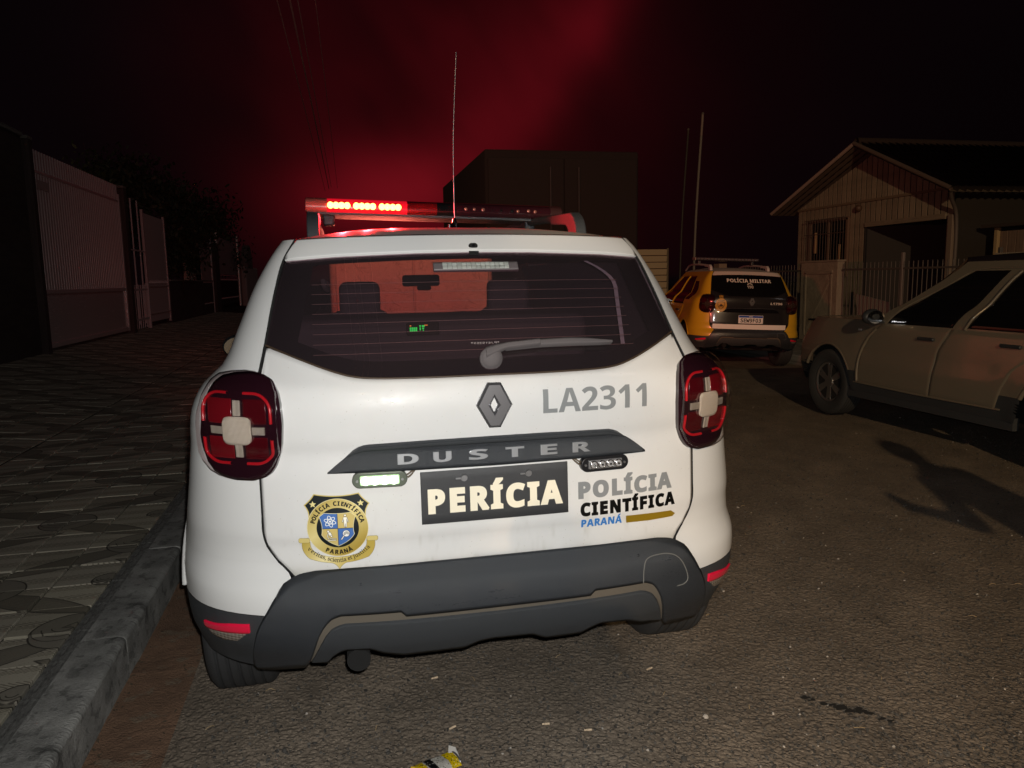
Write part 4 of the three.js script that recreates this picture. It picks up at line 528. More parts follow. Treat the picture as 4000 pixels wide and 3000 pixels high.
deco(car1, 'police_crest', -.565, -.330, .628, .862, .0045, 1024, 1020, (c, W, H) => {
  const g = (y0, y1, a, b) => { const q = c.createLinearGradient(120, y0, 620, y1); q.addColorStop(0, a); q.addColorStop(.5, b); q.addColorStop(1, a); return q; };
  const cx = 521, cy = 468, ink = '#10191c', outline = (pts, fill, stroke, lw) => { c.beginPath(); pts.forEach((p, i) => p.length > 2 ? c.quadraticCurveTo(cx + p[0], p[1], cx + p[2], p[3]) : c[i ? 'lineTo' : 'moveTo'](cx + p[0], p[1])); c.closePath(); if (fill) { c.fillStyle = fill; c.fill(); } if (stroke) { c.strokeStyle = stroke; c.lineWidth = lw; c.stroke(); } };
  const poly = (pts, fill, stroke, lw = 5) => { c.beginPath(); pts.forEach((p, i) => c[i ? 'lineTo' : 'moveTo'](...p)); c.closePath(); if (fill) { c.fillStyle = fill; c.fill(); } if (stroke) { c.strokeStyle = stroke; c.lineWidth = lw; c.stroke(); } };
  outline([[-382, 176], [-300, 110, -264, 46], [0, 100, 264, 46], [300, 110, 382, 176], [325, 250, 335, 330], [300, 480], [-300, 480], [-335, 330], [-325, 250, -382, 176]], ink, '#cdb96a', 12);
  const star = (x, y, r) => { const p = []; for (let k = 0; k < 10; k++) { const a = -Math.PI / 2 + k * Math.PI / 5, q = k % 2 ? r * .45 : r; p.push([x + q * Math.cos(a), y + q * Math.sin(a)]); } poly(p, '#e3d596'); }; star(cx - 283, 168, 44); star(cx + 283, 168, 44);
  outline([[-432, 640], [-452, 770, -350, 855], [-220, 905, -90, 912], [-30, 930, 0, 990], [30, 930, 90, 912], [220, 905, 350, 855], [452, 770, 432, 640], [336, 640], [345, 735, 255, 795], [150, 840, 0, 842], [-150, 840, -255, 795], [-345, 735, -336, 640]], g(640, 1000, '#b9a24c', '#e6d9a4'), '#8d7a36', 4);
  for (const s of [-1, 1]) { c.save(); c.translate(cx, 0); c.scale(s, 1); c.beginPath(); c.roundRect(338, 588, 134, 62, 24); c.fillStyle = '#d3c27c'; c.fill(); c.strokeStyle = '#8d7a36'; c.lineWidth = 4; c.stroke(); c.restore(); }
  c.beginPath(); c.arc(cx, cy, 362, 0, 7); c.fillStyle = g(120, 840, '#a58c3a', '#e0d190'); c.fill(); c.strokeStyle = '#e9dfb4'; c.lineWidth = 6; c.stroke(); c.beginPath(); c.arc(cx, cy, 251, 0, 7); c.fillStyle = ink; c.fill();
  const ring = (s, r, a0, a1, inward, font) => { c.font = font; c.fillStyle = c.strokeStyle = '#15120a'; c.textAlign = 'center'; c.lineWidth = 4; [...s].forEach((ch, i) => { const a = lerp(a0, a1, i / (s.length - 1)); c.save(); c.translate(cx + r * Math.cos(a), cy + r * Math.sin(a)); c.rotate(a + (inward ? -Math.PI / 2 : Math.PI / 2)); c.fillText(ch, 0, 0); c.strokeText(ch, 0, 0); c.restore(); }); c.textAlign = 'left'; };
  ring('POLÍCIA CIENTÍFICA', 279, -2.86, -.28, false, 'bold 72px sans-serif'); ring('PARANÁ', 336, 2.02, 1.12, true, 'bold 72px sans-serif');
  const shield = () => { c.beginPath(); c.moveTo(cx - 155, cy - 190); c.quadraticCurveTo(cx, cy - 170, cx + 155, cy - 190); c.lineTo(cx + 215, cy - 145); c.quadraticCurveTo(cx + 168, cy - 20, cx + 194, cy + 80); c.quadraticCurveTo(cx + 150, cy + 170, cx, cy + 232); c.quadraticCurveTo(cx - 150, cy + 170, cx - 194, cy + 80); c.quadraticCurveTo(cx - 168, cy - 20, cx - 215, cy - 145); c.closePath(); };
  c.save(); shield(); c.clip(); c.fillStyle = '#4670b4'; c.fillRect(cx - 300, cy - 300, 300, 305); c.fillRect(cx, cy + 5, 300, 300); c.fillStyle = '#cdb872'; c.fillRect(cx, cy - 300, 300, 305); c.fillRect(cx - 300, cy + 5, 300, 300); c.strokeStyle = '#1c2026'; c.lineWidth = 6; c.beginPath(); c.moveTo(cx, cy - 300); c.lineTo(cx, cy + 300); c.moveTo(cx - 300, cy + 5); c.lineTo(cx + 300, cy + 5); c.stroke(); c.restore(); shield(); c.strokeStyle = '#e6dcae'; c.lineWidth = 6; c.stroke();
  c.save(); c.translate(cx, cy); c.scale(.88, .88); c.translate(-cx, -cy);   // atom, standing figure, microscope, magnifier
  c.lineWidth = 9; c.strokeStyle = '#f4f4ee'; for (let k = 0; k < 3; k++) { c.beginPath(); c.ellipse(cx - 100, cy - 95, 80, 29, k * Math.PI / 3 + .3, 0, 7); c.stroke(); } c.fillStyle = '#f4f4ee'; c.beginPath(); c.arc(cx - 100, cy - 95, 15, 0, 7); c.fill();
  c.fillStyle = '#f6f4ea'; c.strokeStyle = '#2a281e'; c.lineWidth = 4; c.beginPath(); c.arc(cx + 105, cy - 175, 16, 0, 7); c.fill(); c.stroke(); poly([[cx + 82, cy - 152], [cx + 128, cy - 152], [cx + 150, cy - 82], [cx + 138, cy - 76], [cx + 126, cy - 120], [cx + 126, cy - 66], [cx + 120, cy - 8], [cx + 107, cy - 8], [cx + 105, cy - 60], [cx + 103, cy - 8], [cx + 90, cy - 8], [cx + 84, cy - 66], [cx + 84, cy - 120], [cx + 72, cy - 76], [cx + 60, cy - 82]], '#f6f4ea', '#2a281e', 4);
  c.save(); c.translate(cx - 100, cy + 100); c.lineWidth = 16; c.strokeStyle = '#2a281e'; c.beginPath(); c.arc(0, 12, 44, 1.1, 3.9); c.stroke(); c.lineWidth = 8; c.strokeStyle = '#f6f4ea'; c.stroke(); c.rotate(-.5); c.fillStyle = '#f6f4ea'; c.strokeStyle = '#2a281e'; c.lineWidth = 4; for (const [x, y, w, h] of [[-14, -80, 28, 34], [-19, -46, 38, 50], [-12, 4, 24, 28]]) { c.beginPath(); c.rect(x, y, w, h); c.fill(); c.stroke(); } c.rotate(.5); for (const [x, y, w, h] of [[-20, 48, 90, 10], [-52, 68, 126, 14]]) { c.beginPath(); c.rect(x, y, w, h); c.fill(); c.stroke(); } c.restore();
  c.save(); c.translate(cx + 110, cy + 82); c.lineWidth = 22; c.strokeStyle = '#1f2126'; c.lineCap = 'round'; c.beginPath(); c.moveTo(-34, 38); c.lineTo(-66, 84); c.stroke(); c.lineWidth = 13; c.strokeStyle = '#f4f4ee'; c.stroke(); c.beginPath(); c.arc(0, 0, 48, 0, 7); c.fillStyle = '#f4f4ee'; c.fill(); c.lineWidth = 5; c.strokeStyle = '#1f2126'; c.stroke(); c.lineWidth = 4; for (let k = 1; k < 5; k++) { c.beginPath(); c.arc(4, 8, k * 9, 2.6, 6.6); c.stroke(); } c.restore(); c.restore();
  // motto along the ribbon
  const motto = 'veritas, scientia et justitia'; c.font = '66px serif'; c.fillStyle = c.strokeStyle = '#15120a'; c.lineWidth = 2; const ws = [...motto].map((q) => c.measureText(q).width), tot = ws.reduce((a, b) => a + b); let u = 0;
  [...motto].forEach((q, i) => { const t = lerp(-1, 1, (u + ws[i] / 2) / tot); u += ws[i]; const x = cx + t * 382, y = 896 - 165 * Math.pow(Math.abs(t), 2.3) + 12 * Math.max(0, 1 - Math.abs(t) * 3), a = -Math.atan(165 * 2.3 * Math.pow(Math.abs(t), 1.3) / 382) * Math.sign(t); c.save(); c.translate(x, y); c.rotate(a); c.fillText(q, -ws[i] / 2, 0); c.strokeText(q, -ws[i] / 2, 0); c.restore(); });
});
deco(car1, 'glass_etching', -.048, .038, 1.2475, 1.2555, .0015, 512, 48, (c, w, h) => { c.translate(w, 0); c.scale(-1, 1); fitText(c, '*PJ419369*', 4, 6, w - 8, h - 12, '60px monospace', 'rgba(190,180,182,.75)'); });
// rear camera, brake lamp behind the top of the window
{ const k = new THREE.Group(); k.name = 'rear_camera'; car1.add(k); mesh('camera_bezel', at(new THREE.CapsuleGeometry(.0095, .010, 8, 20).rotateZ(Math.PI / 2).scale(1, 1, .5), .003, 1.537, S(0, 1.537) + .010), mat.matte, k); mesh('camera_lens', at(new THREE.SphereGeometry(.0055, 16, 10), .004, 1.537, S(0, 1.537) + .014), mat.glassDark, k);
  mesh('camera_notch', span(-.012, .018, 1.523, 1.508, .006, { nx: 6, ny: 3, skirt: .004 }), mat.matte, car1); }
{ const k = new THREE.Group(); k.name = 'brake_lamp'; car1.add(k); mesh('lamp_case', span(-.128, .136, (x) => 1.487 - .003 * x, (x) => 1.4625 - .003 * x, .001, { nx: 20, ny: 4, skirt: .01 }), M(.12, .105, .11, .4), k); srand(3);
  const fm = [.85, .7, .92, .78].map((v) => M(v * .93, v, v * .95, .25, { clearcoat: 1, bumpMap: rep(ribBump, 6, 3), bumpScale: .004 })); for (let i = 0; i < 14; i++) for (let j = 0; j < 2; j++) { const x = -.100 + i * .01475; mesh('lamp_facet', span(x, x + .0138, 1.4835 - j * .0095 - .003 * x, 1.4748 - j * .0095 - .003 * x, .004 + .002 * rnd(), { nx: 2, ny: 2, skirt: .003 }), fm[Math.floor(rnd() * 4)], k); } }
// two auxiliary lamps under the garnish; the left one is on
const litBowl = M(.5, .6, .45, .3); litBowl.emissive.setRGB(.30, .62, .22); litBowl.emissiveIntensity = 1;
const ledOn = M(.8, .85, .75, .3); ledOn.emissive.setRGB(.80, 1, .72); ledOn.emissiveIntensity = 6;
for (const [cx, on] of [[-.324, true], [.330, false]]) {
  const k = new THREE.Group(); k.name = 'auxiliary_lamp'; if (on) k.userData.label = 'lit auxiliary lamp, greenish white'; car1.add(k); const cy = .889, z0 = S(cx, cy), tilt = Math.atan(-(S(cx + .03, cy) - S(cx - .03, cy)) / .06), local = new THREE.Matrix4().makeRotationY(tilt).setPosition(cx, cy, z0);
  const s = new THREE.Shape(), hw = .073, hh = .0195; s.moveTo(-hw + hh, -hh); s.lineTo(hw - hh, -hh); s.absarc(hw - hh, 0, hh, -Math.PI / 2, Math.PI / 2); s.lineTo(-hw + hh, hh); s.absarc(-hw + hh, 0, hh, Math.PI / 2, Math.PI * 1.5);
  const put = (g) => g.applyMatrix4(local); mesh('lamp_base', put(new THREE.ExtrudeGeometry(s, { depth: .016, bevelEnabled: true, bevelSize: .003, bevelThickness: .004, bevelSegments: 3, curveSegments: 14 })), on ? M(.10, .115, .09, .35) : M(.012, .012, .014, .35), k);
  const b2 = rbx(.108, .027, .010, .004, 0, 0, .020); mesh('lamp_bowl', put(b2), on ? litBowl : M(.35, .35, .36, .25, { metalness: .6 }), k);
  for (let i = 0; i < 4; i++) { const x = -.039 + i * .026; mesh('led_lens', put(at(new THREE.SphereGeometry(.0122, 20, 12).scale(1, 1, .5), x, 0, .026)), on ? ledOn : M(.62, .62, .64, .1, { metalness: .5, clearcoat: 1 }), k); if (!on) { mesh('led_ring', put(at(new THREE.TorusGeometry(.0105, .0022, 8, 20), x, 0, .028)), mat.chrome, k); mesh('led_die', put(at(new THREE.SphereGeometry(.0035, 10, 8), x, 0, .032)), mat.gloss, k); } }
  for (const x of [-.062, .062]) mesh('lamp_screw', put(cyl(.0035, .0035, .003, 12, x, -.001, .021, Math.PI / 2)), mat.steel, k);
  mesh('lamp_wire', [tube([[cx - (on ? -1 : 1) * .066, .895, z0 + .012], [cx - (on ? -1 : 1) * .078, .900, z0 + .016], [cx - (on ? -1 : 1) * .094, .912, z0 + .010]], .0026, 12, 6), tube([[cx - (on ? -1 : 1) * .066, .889, z0 + .012], [cx - (on ? -1 : 1) * .080, .893, z0 + .018], [cx - (on ? -1 : 1) * .098, .910, z0 + .010]], .0026, 12, 6)], M(.12, .09, .06, .6), k);
}
spot('auxiliary_lamp_light', new THREE.Color(.82, 1, .74), .25, [-.324, .889, -.012], [-.324, .80, 1], 1.5, .6, .3);
// light bar
const redLed = M(.9, .1, .05, .3); redLed.emissive.setRGB(1, .20, .035); redLed.emissiveIntensity = 20;
{ const k = new THREE.Group(); k.name = 'light_bar'; k.position.set(.03, 1.757, -1.62); k.rotation.z = -.032; car1.add(k);
  const prof = new THREE.Shape(); prof.moveTo(-.13, -.028); prof.lineTo(.13, -.028); prof.quadraticCurveTo(.145, -.02, .142, 0); prof.quadraticCurveTo(.135, .026, .09, .030); prof.lineTo(-.09, .030); prof.quadraticCurveTo(-.135, .026, -.142, 0); prof.quadraticCurveTo(-.145, -.02, -.13, -.028);
  const seg = (x0, x1) => { const g = new THREE.ExtrudeGeometry(prof, { depth: x1 - x0, bevelEnabled: true, bevelSize: .003, bevelThickness: .003, bevelSegments: 2 }); g.rotateY(Math.PI / 2).translate(x0, 0, 0); return g; };
  mesh('bar_base', bx(1.12, .012, .24, 0, -.034, 0), mat.plastic, k);
  const redLens = M(.55, .012, .012, .12, { transmission: .55, thickness: 0, clearcoat: 1 });
  const litLens = M(.30, .006, .008, .15, { clearcoat: 1 }); litLens.emissive.setRGB(1, .008, .025); litLens.emissiveIntensity = .75; mesh('red_lens', seg(-.475, -.125), litLens, k, 'lit red end of the light bar'); mesh('red_lens', seg(-.122, .01), M(.16, .006, .008, .15, { clearcoat: 1 }), k); mesh('middle_cap', seg(.012, .10), mat.gloss, k); mesh('dark_lens', seg(.103, .545), M(.035, .008, .012, .12, { clearcoat: 1 }), k);
  for (const s of [-1, 1]) mesh('end_cap', s < 0 ? seg(-.565, -.478) : seg(.548, .60), s < 0 ? M(.45, .10, .08, .15, { clearcoat: 1 }) : M(.05, .02, .02, .2), k);
  for (let m = 0; m < 3; m++) { mesh('led_holder', rbx(.098, .034, .01, .004, -.425 + m * .112, -.002, .142), M(.25, .02, .015, .3), k); for (let i = 0; i < 4; i++) { mesh('led', at(new THREE.SphereGeometry(.0135, 14, 10).scale(1, 1.05, .5), -.461 + m * .112 + i * .024, -.002, .149), redLed, k); mesh('led', at(new THREE.SphereGeometry(.0112, 14, 10).scale(1, 1.05, .5), -.461 + m * .112 + i * .024, -.002, -.144), redLed, k); } }
  const rim = M(.5, .2, .16, .2, { metalness: .6 }); for (let i = 0; i < 9; i++) mesh('dark_led', at(new THREE.SphereGeometry(.007 + .003 * hash2(i, 3), 12, 8).scale(1, 1, .5), .14 + i * .041 + .016 * hash2(i, 5), .004 * (hash2(i, 8) - .5), .143), hash2(i, 2) > .5 ? rim : mat.gloss, k);
  for (const s of [-1, 1]) mesh('bar_foot', rbx(.05, .05, .10, .01, s * .47, -.058, 0), mat.plastic, k);
  const w = (x, y, z) => [x + .03, y + 1.757 - .032 * x, z - 1.62];
  for (let m = 0; m < 3; m++) { spot('light_bar_light', new THREE.Color(1, .022, .030), RED, w(-.425 + m * .112, -.002, .158), w(-.425 + m * .112 + .3, .12, 3), 1.15, .9, .35); spot('light_bar_light', new THREE.Color(1, .17, .12), REDF, w(-.425 + m * .112, -.002, -.158), w(-.425 + m * .112 + .8, -.03, -3), .78, .6, .35); }
}
// inside: head linings, seats, dashboard, mirror, glowing green and amber figures
{ const fab = M(.055, .05, .055, .85), trim = M(.075, .07, .075, .7), k = new THREE.Group(); k.name = 'cabin'; car1.add(k);
  mesh('roof_lining', grid(levels(-2.02, -.46, 16).map((z) => levels(-.53, .53, 16).map((x) => [x, roofY(x, z) - .045 - .03 * Math.pow(Math.abs(x) / .53, 4), z]))), M(.16, .15, .15, .9), k);
  mesh('load_cover', bx(1.2, .02, .85, 0, 1.10, -.68), fab, k); mesh('cabin_floor', bx(1.5, .02, 2.6, 0, .46, -2.0), mat.matte, k);
  mesh('side_lining', [-1, 1].flatMap((s) => [grid(levels(.62, 1.50, 12).map((y) => levels(-.50, Math.max(-2.7, tab(ZW, y) + .05), 14).map((z) => [s * (carW(y) - .055), y, z]))), grid(levels(1.12, 1.50, 8).map((y) => levels(-.30, -.95, 6).map((z) => { const zz = Math.min(z, S(carW(y) * .86, y) - .02); return [s * Math.min(carW(y) * .93, carW(y) - .06 - .25 * Math.max(0, zz + .55)), y, zz]; })))]), trim, k);
  mesh('rear_seat', [rbx(1.24, .62, .16, .05, 0, .99, -1.18, .2), rbx(1.2, .14, .5, .04, 0, .62, -1.45)], fab, k);
  for (const s of [-1, 1]) { mesh('front_seat', [rbx(.46, .70, .16, .06, s * .36, .92, -2.05, .22), rbx(.46, .15, .50, .05, s * .36, .58, -2.38)], fab, k); }
  for (const [x, w] of [[-.325, .175], [.335, .19]]) { mesh('headrest', [rbx(w, .175, .085, .032, x, 1.345, -1.36, .12), rbx(w + .07, .12, .09, .04, x, 1.25, -1.36)], fab, k); }
  mesh('dashboard', [rbx(1.36, .22, .45, .06, 0, 1.06, -3.02), rbx(.40, .12, .2, .04, -.36, 1.18, -2.92)], trim, k);
  mesh('steering_wheel', at(new THREE.TorusGeometry(.17, .014, 10, 32), -.36, 1.08, -2.70, -.35), mat.plastic, k);
  const mr = new THREE.Group(); mr.name = 'rear_view_mirror'; k.add(mr); mesh('mirror_case', rbx(.208, .063, .032, .015, .037, 1.434, -2.25), mat.matte, mr); mesh('mirror_mount', rbx(.08, .028, .05, .012, .065, 1.392, -2.36), mat.matte, mr);
  const dg = new THREE.Group(); dg.name = 'glow_figures'; k.add(dg); const D = (x, y, w, h, m) => mesh('glow_segment', rbx(w * .605, h * .605, .003, .001, -.41 + (x + .41) * .605, 1.433 + (y - 1.433) * .605, -.955), m, dg);
  mesh('figure_case', rbx(.13, .05, .03, .006, -.095, 1.245, -.975), mat.matte, dg);  // case added behind the glowing figures
  const bx0 = .028, u = .0125; for (let i = 0; i < 4; i++) { D(bx0 + i * u, 1.128, .0105, .012, figureGreen); D(bx0 + i * u, 1.114, .0105, .014, figureGreen); } D(bx0, 1.144, .010, .008, figureAmber); D(bx0 + 5 * u, 1.142, .012, .009, figureGreen); D(bx0 + 5 * u, 1.123, .008, .020, figureGreen); D(bx0 + 6.6 * u, 1.140, .018, .013, figureGreen); D(bx0 + 6.5 * u, 1.125, .012, .010, figureGreen); D(bx0 + 6.6 * u, 1.113, .008, .006, figureGreen); D(bx0 + 8.0 * u, 1.146, .022, .007, figureAmber);
  for (const [pts, r] of [[[[.40, 1.43, -1.5], [.43, 1.36, -1.52], [.455, 1.27, -1.55]], .012], [[[.30, 1.40, -1.5], [.29, 1.36, -1.5], [.295, 1.33, -1.5]], .009]]) mesh('seat_belt', tube(pts, r, 14, 6), M(.32, .30, .31, .5), k);
  mesh('grab_handle', tube([[-.47, 1.44, -1.0], [-.465, 1.415, -1.03], [-.455, 1.405, -1.10], [-.46, 1.43, -1.16]], .010, 16, 8), M(.12, .11, .11, .5), k);
  const pt = M(.30, .33, .35, .45); mesh('window_pillar_trim', grid(levels(1.21, 1.49, 16).map((y) => levels(0, 1, 3).map((q) => [.505 - .16 * Math.max(0, (y - 1.40) / .09) ** 2 * .6 + .03 * (1.40 - y) + .014 * q, y, -.38 - .3 * (y - 1.2)]))), pt, k); }

// ---------------------------------------------------------------- the other vehicles
const yellow = M(.72, .44, .025, .35, { clearcoat: .8, clearcoatRoughness: .08 }), blackPaint = M(.018, .018, .020, .3, { clearcoat: .7, clearcoatRoughness: .08 });
const car2 = thing('police_car', 'yellow and black military police car parked across the road', 'car', [6.02, -.085, -9.10], -.196);
car2.rotation.set(0, -.196, -.045, 'YXZ');
makeCar(car2, { paint: yellow, gate: blackPaint, roof: M(.55, .50, .45, .35), spoiler: M(.55, .50, .45, .35), rail: M(.55, .52, .5, .4), letters: null, garnish: mat.gloss, arch: yellow, dimLamps: true });
deco(car2, 'window_lettering', -.42, .42, 1.29, 1.47, .006, 1024, 220, (c, w, h) => { fitText(c, 'POLÍCIA MILITAR', 70, 6, w - 140, 88, 'bold 100px sans-serif', '#efeadf'); fitText(c, '190', w / 2 - 62, 150, 124, 58, 'bold 100px sans-serif', '#c9c4b8'); c.strokeStyle = '#c9c4b8'; c.lineWidth = 20; c.lineCap = 'round'; c.beginPath(); c.moveTo(w / 2 - 44, 132); c.quadraticCurveTo(w / 2, 92, w / 2 + 44, 132); c.stroke(); });
deco(car2, 'number_marking', .30, .52, 1.035, 1.095, .006, 512, 140, (c, w, h) => fitText(c, 'L1796', 20, 30, w - 40, h - 50, 'bold 120px sans-serif', '#d2cec4', 4));
deco(car2, 'police_crest', -.60, -.385, .90, 1.19, .018, 512, 690, (c, w, h) => { c.fillStyle = '#c69a3c'; c.beginPath(); c.moveTo(w / 2, 90); for (let k = 0; k <= 60; k++) { const a = -Math.PI / 2 + k / 60 * Math.PI * 2, r = (k % 2 ? .93 : 1) * (Math.sin(a) < 0 ? 225 : 235); c.lineTo(w / 2 + r * .95 * Math.cos(a), 390 + r * 1.18 * Math.sin(a)); } c.fill(); c.fillStyle = '#c69a3c'; for (const x of [-50, 0, 50]) c.fillRect(w / 2 + x - 16, 20 + Math.abs(x) * .3, 32, 90); c.fillStyle = '#2a2012'; c.font = 'bold 62px sans-serif'; c.textAlign = 'center'; c.fillText('PARANÁ', w / 2, 250); c.strokeStyle = '#2a2012'; c.lineWidth = 16; c.beginPath(); c.moveTo(130, 300); c.lineTo(w / 2, 275); c.lineTo(w - 130, 300); c.quadraticCurveTo(w - 120, 480, w / 2, 560); c.quadraticCurveTo(120, 480, 130, 300); c.stroke(); c.fillStyle = '#2a2012'; c.beginPath(); c.moveTo(170, 440); c.lineTo(250, 350); c.lineTo(350, 440); c.fill(); c.fillRect(180, 460, 160, 20); });
{ const g = new THREE.Group(); g.name = 'number_plate'; car2.add(g); mesh('plate_board', span(-.20, .20, .865, .735, .012, { nx: 10, ny: 4, skirt: .005 }), M(.85, .85, .82, .35), g); deco(g, 'plate_lettering', -.195, .195, .74, .86, .0135, 512, 158, (c, w, h) => { c.fillStyle = '#2450b0'; c.fillRect(0, 0, w, 40); c.fillStyle = '#b8c4dc'; c.fillRect(w * .42, 8, w * .16, 22); fitText(c, 'SEW9F03', 36, 56, w - 72, 86, 'bold 100px monospace', '#17171a', 3); }); }
mesh('reflective_strip', span(-.60, .60, .718, .640, .006, { nx: 30, ny: 2, skirt: .004 }), M(.92, .90, .85, .3), car2);
{ const g = new THREE.Group(); g.name = 'light_bar'; g.position.set(0, 1.80, -1.6); car2.add(g); mesh('bar_body', rbx(1.15, .055, .26, .02), M(.04, .035, .04, .15, { clearcoat: 1 }), g); const seg = rbx(.05, .03, .01, .003, 0, 0, .132); for (let i = 0; i < 18; i++) { const m = mesh('bar_segment', seg, M(.12, .11, .12, .12, { clearcoat: 1 }), g); m.position.x = -.52 + i * .0612; } mesh('end_cap', rbx(.04, .05, .2, .01, -.56, 0, .02), M(.5, .42, .35, .15, { clearcoat: 1 }), g); for (const s of [-1, 1]) mesh('bar_foot', rbx(.05, .07, .1, .01, s * .48, -.06, 0), mat.plastic, g); }
const silver = M(.25, .215, .165, .34, { metalness: .35, clearcoat: .8, clearcoatRoughness: .06 });
const car3 = thing('parked_car', 'silver grey car parked on the right, its front wheel and doors showing', 'car', [5.47, -.065, -1.52]);
car3.rotation.set(0, 0, -.02, 'YXZ');
makeCar(car3, { paint: silver, noRail: true, letters: null, arch: silver, roof: blackPaint, dimLamps: true });
mesh('sill_strip', tube([[-.905, .40, -1.30], [-.908, .395, -2.2], [-.905, .405, -3.05]], .010, 20, 6), silver, car3);
// box van parked ahead, seen through the windows of the white car
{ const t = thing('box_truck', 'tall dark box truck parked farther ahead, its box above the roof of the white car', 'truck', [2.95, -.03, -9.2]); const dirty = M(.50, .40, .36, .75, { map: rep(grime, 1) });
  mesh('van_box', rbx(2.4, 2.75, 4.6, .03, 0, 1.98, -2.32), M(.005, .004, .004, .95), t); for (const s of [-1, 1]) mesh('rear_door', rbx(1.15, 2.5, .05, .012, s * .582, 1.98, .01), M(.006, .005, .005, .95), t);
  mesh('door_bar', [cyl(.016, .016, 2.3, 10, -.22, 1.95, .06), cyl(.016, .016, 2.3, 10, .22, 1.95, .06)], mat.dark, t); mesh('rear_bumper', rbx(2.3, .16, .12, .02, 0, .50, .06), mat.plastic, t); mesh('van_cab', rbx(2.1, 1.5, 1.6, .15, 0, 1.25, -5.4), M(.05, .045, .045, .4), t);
  for (const s of [-1, 1]) for (const z of [-1.1, -5.4]) { const w = new THREE.Group(); w.name = 'wheel'; w.position.set(s * 1.0, .345, z); t.add(w); mesh('tyre', tyreG, mat.rubber, w); mesh('rim', s > 0 ? rimG : mirrorX(rimG), mat.steel, w); } }

{ const t = thing('panel_van', 'pale dusty van standing just ahead, seen red through the windscreen of the white car', 'van', [.42, 0, -6.7]); const vanTex = canvasTex(512, 512, (c, w, h) => { c.fillStyle = '#cfc4bb'; c.fillRect(0, 0, w, h); for (let i = 0; i < 260; i++) { c.strokeStyle = `rgba(${hash2(i, 1) > .4 ? '70,50,40' : '240,235,228'},${.08 + .3 * hash2(i, 2)})`; c.lineWidth = 1 + 3 * hash2(i, 3); const x = hash2(i, 4) * w, y = hash2(i, 5) * h; c.beginPath(); c.moveTo(x, y); c.quadraticCurveTo(x + 40 * (hash2(i, 6) - .5), y + 20, x + 90 * (hash2(i, 7) - .3), y + 60 * (hash2(i, 8) - .2)); c.stroke(); } for (let i = 0; i < 1500; i++) { c.fillStyle = `rgba(80,55,42,${.25 * hash2(i, 11)})`; c.fillRect(hash2(i, 12) * w, hash2(i, 13) * h, 2 + 8 * hash2(i, 14), 1 + 5 * hash2(i, 15)); } });
  const dirty = M(.95, .86, .80, .8, { map: vanTex });
  mesh('van_body', rbx(1.86, 1.30, 2.6, .10, 0, 1.13, -1.32), dirty, t); for (const s of [-1, 1]) mesh('rear_door', rbx(.86, 1.16, .04, .02, s * .435, 1.14, .0), dirty, t); mesh('rear_bumper', rbx(1.8, .16, .12, .03, 0, .48, .04), mat.plastic, t); mesh('van_nose', rbx(1.7, .7, 1.0, .12, 0, .80, -2.9), dirty, t); mesh('door_handle', rbx(.16, .03, .03, .01, .12, 1.0, .035), mat.plastic, t);
  for (const s of [-1, 1]) for (const z of [-.6, -2.7]) { const w = new THREE.Group(); w.name = 'wheel'; w.position.set(s * .82, .345, z); t.add(w); mesh('tyre', tyreG, mat.rubber, w); mesh('rim', s > 0 ? rimG : mirrorX(rimG), mat.steel, w); } }

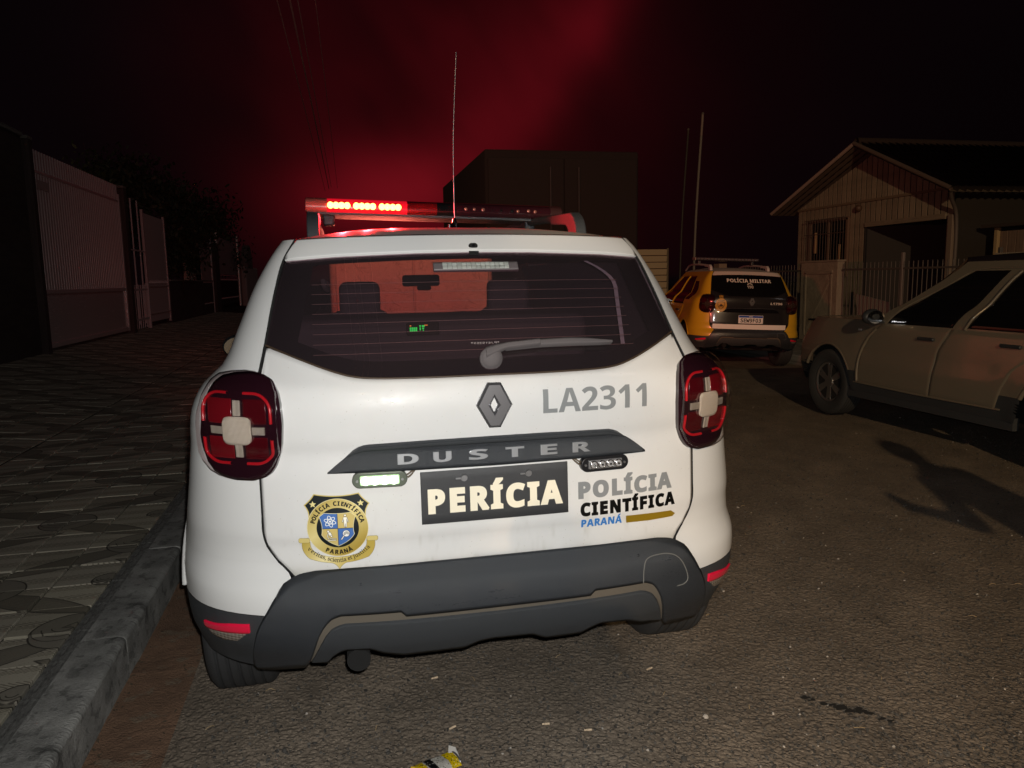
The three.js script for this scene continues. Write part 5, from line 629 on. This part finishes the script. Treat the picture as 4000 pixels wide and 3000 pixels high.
// ---------------------------------------------------------------- behind the camera: street lamp, the photographer and a second man, whose shadows fall into view
{ const t = thing('street_lamp', 'sodium street lamp on a concrete pole behind the photographer', 'street lamp', [-4.6, .2, 17.5]); mesh('lamp_pole', cyl(.09, .13, 7.8, 16, 0, 3.9, 0), mat.paving, t); mesh('lamp_arm', tube([[0, 7.2, 0], [.4, 7.5, 0], [1.0, 7.55, 0]], .03, 12, 8), mat.steel, t); mesh('lamp_head', rbx(.62, .10, .26, .04, .95, 7.52, 0), mat.steel, t); const b = M(.9, .7, .4, .4); b.emissive.setRGB(1, .62, .25); b.emissiveIntensity = 3; mesh('lamp_glass', rbx(.34, .04, .18, .015, 1.0, 7.45, 0), b, t); }
function body(joints, bones, cell, k) {          // one smooth skin round tapered bones
  const P3 = joints.map((j) => new THREE.Vector3(j[0], j[1], j[2])), lo = new THREE.Vector3(9, 9, 9), hi = new THREE.Vector3(-9, -9, -9); P3.forEach((p, i) => { lo.min(p.clone().subScalar(joints[i][3] + .05)); hi.max(p.clone().addScalar(joints[i][3] + .05)); });
  const size = Math.max(hi.x - lo.x, hi.y - lo.y, hi.z - lo.z), N = Math.ceil(size / cell) + 4, mc = new MarchingCubes(N, new THREE.MeshBasicMaterial(), false, false, 200000), c = lo.clone().add(hi).multiplyScalar(.5), p = new THREE.Vector3(), h = N / 2;
  for (let z = 0; z < N; z++) for (let y = 0; y < N; y++) for (let x = 0; x < N; x++) { p.set((x - h) / h * size / 2 * 1.06 + c.x, (y - h) / h * size / 2 * 1.06 + c.y, (z - h) / h * size / 2 * 1.06 + c.z); let d = 9; for (const [a, b] of bones) { const A = P3[a], B = P3[b], ab = B.clone().sub(A), t = clamp(p.clone().sub(A).dot(ab) / ab.lengthSq()); const q = A.clone().addScaledVector(ab, t).distanceTo(p) - lerp(joints[a][3], joints[b][3], t), m = clamp(.5 + .5 * (d - q) / k); d = lerp(d, q, m) - k * m * (1 - m); } mc.field[z * N * N + y * N + x] = -d; }
  mc.isolation = 0; mc.update(); const n = mc.count, g = new THREE.BufferGeometry(), A = Float32Array.from(mc.positionArray.subarray(0, n * 3)), B = Float32Array.from(mc.normalArray.subarray(0, n * 3)); for (let i = 0; i < n; i++) { A[i * 3] = A[i * 3] * size / 2 * 1.06 + c.x; A[i * 3 + 1] = A[i * 3 + 1] * size / 2 * 1.06 + c.y; A[i * 3 + 2] = A[i * 3 + 2] * size / 2 * 1.06 + c.z; } g.setAttribute('position', new THREE.BufferAttribute(A, 3)); g.setAttribute('normal', new THREE.BufferAttribute(B, 3)); return g;
}
function person(label, pos, turn, armR, armL) {
  const t = thing('person', label, 'person', pos, turn);
  const J = [[0, .95, 0, .14], [0, 1.2, .01, .135], [0, 1.40, .01, .13], [.17, 1.42, 0, .062], [-.17, 1.42, 0, .062], [.10, .90, 0, .095], [.11, .50, -.01, .062], [.115, .09, .02, .042], [-.10, .90, 0, .095], [-.12, .50, -.01, .062], [-.135, .09, .02, .042], [.12, .045, -.17, .032], [-.14, .045, -.17, .032], [0, 1.52, .005, .055], ...armR, ...armL];
  const B = [[0, 1], [1, 2], [2, 3], [2, 4], [0, 5], [5, 6], [6, 7], [0, 8], [8, 9], [9, 10], [7, 11], [10, 12], [2, 13], [3, 14], [14, 15], [4, 16], [16, 17]]; mesh('body', body(J, B, .022, .05), M(.03, .03, .035, .9), t);
  mesh('head', [at(new THREE.SphereGeometry(.1, 24, 18).scale(.82, 1.18, 1), 0, 1.66, -.01), at(new THREE.SphereGeometry(.018, 10, 8).scale(.8, 1.2, 1.2), 0, 1.655, -.108)], M(.36, .22, .15, .6), t); mesh('hair', at(new THREE.SphereGeometry(.106, 24, 12, 0, 6.3, 0, 1.5).scale(.86, 1.1, 1.02), 0, 1.675, .012), M(.01, .008, .007, .8), t);
  const hand = (p, d) => [at(new THREE.SphereGeometry(.042, 14, 10).scale(.8, 1, .45), ...p), ...[-.026, -.009, .009, .026].map((o, i) => tube([[p[0] + o, p[1] + .02, p[2]], [p[0] + o, p[1] + .06 + .006 * (i % 3), p[2] - .012], [p[0] + o * .9, p[1] + .08, p[2] - .034]], .0085, 8, 6)), tube([[p[0] + .03 * d, p[1] - .01, p[2]], [p[0] + .055 * d, p[1] + .025, p[2] - .012]], .010, 6, 6)];
  mesh('hands', [...hand(armR[1], -1), ...hand(armL[1], 1)], M(.36, .22, .15, .6), t); return t;
}
person('photographer in dark clothes holding a phone up in both hands, behind the camera', [-.41, 0, 2.58], .0, [[.24, 1.18, -.12, .05], [.05, 1.36, -.45, .033]], [[-.24, 1.18, -.12, .05], [-.07, 1.36, -.45, .033]]);
person('man in dark clothes with one arm bent outward, standing right of the photographer', [2.35, 0, 1.45], .35, [[.26, 1.16, .02, .05], [.25, .90, -.10, .033]], [[-.34, 1.20, -.02, .05], [-.52, 1.30, -.12, .033]]);
{ const t = thing('smartphone', 'smartphone held upright by the photographer, its flash glowing', 'phone', [-.4096, 1.4327, 2.075], -.2196); mesh('phone_body', rbx(.155, .074, .008, .0035), mat.gloss, t); const f = M(.9, .9, .85, .3); f.emissive.setRGB(1, .95, .85); f.emissiveIntensity = 5; mesh('flash_led', cyl(.004, .004, .001, 16, .02, .026, -.0046, Math.PI / 2), f, t); mesh('phone_lens', cyl(.007, .007, .0015, 20, 0, 0, -.0046, Math.PI / 2), mat.glassDark, t); }

renderer.render(scene, camera);
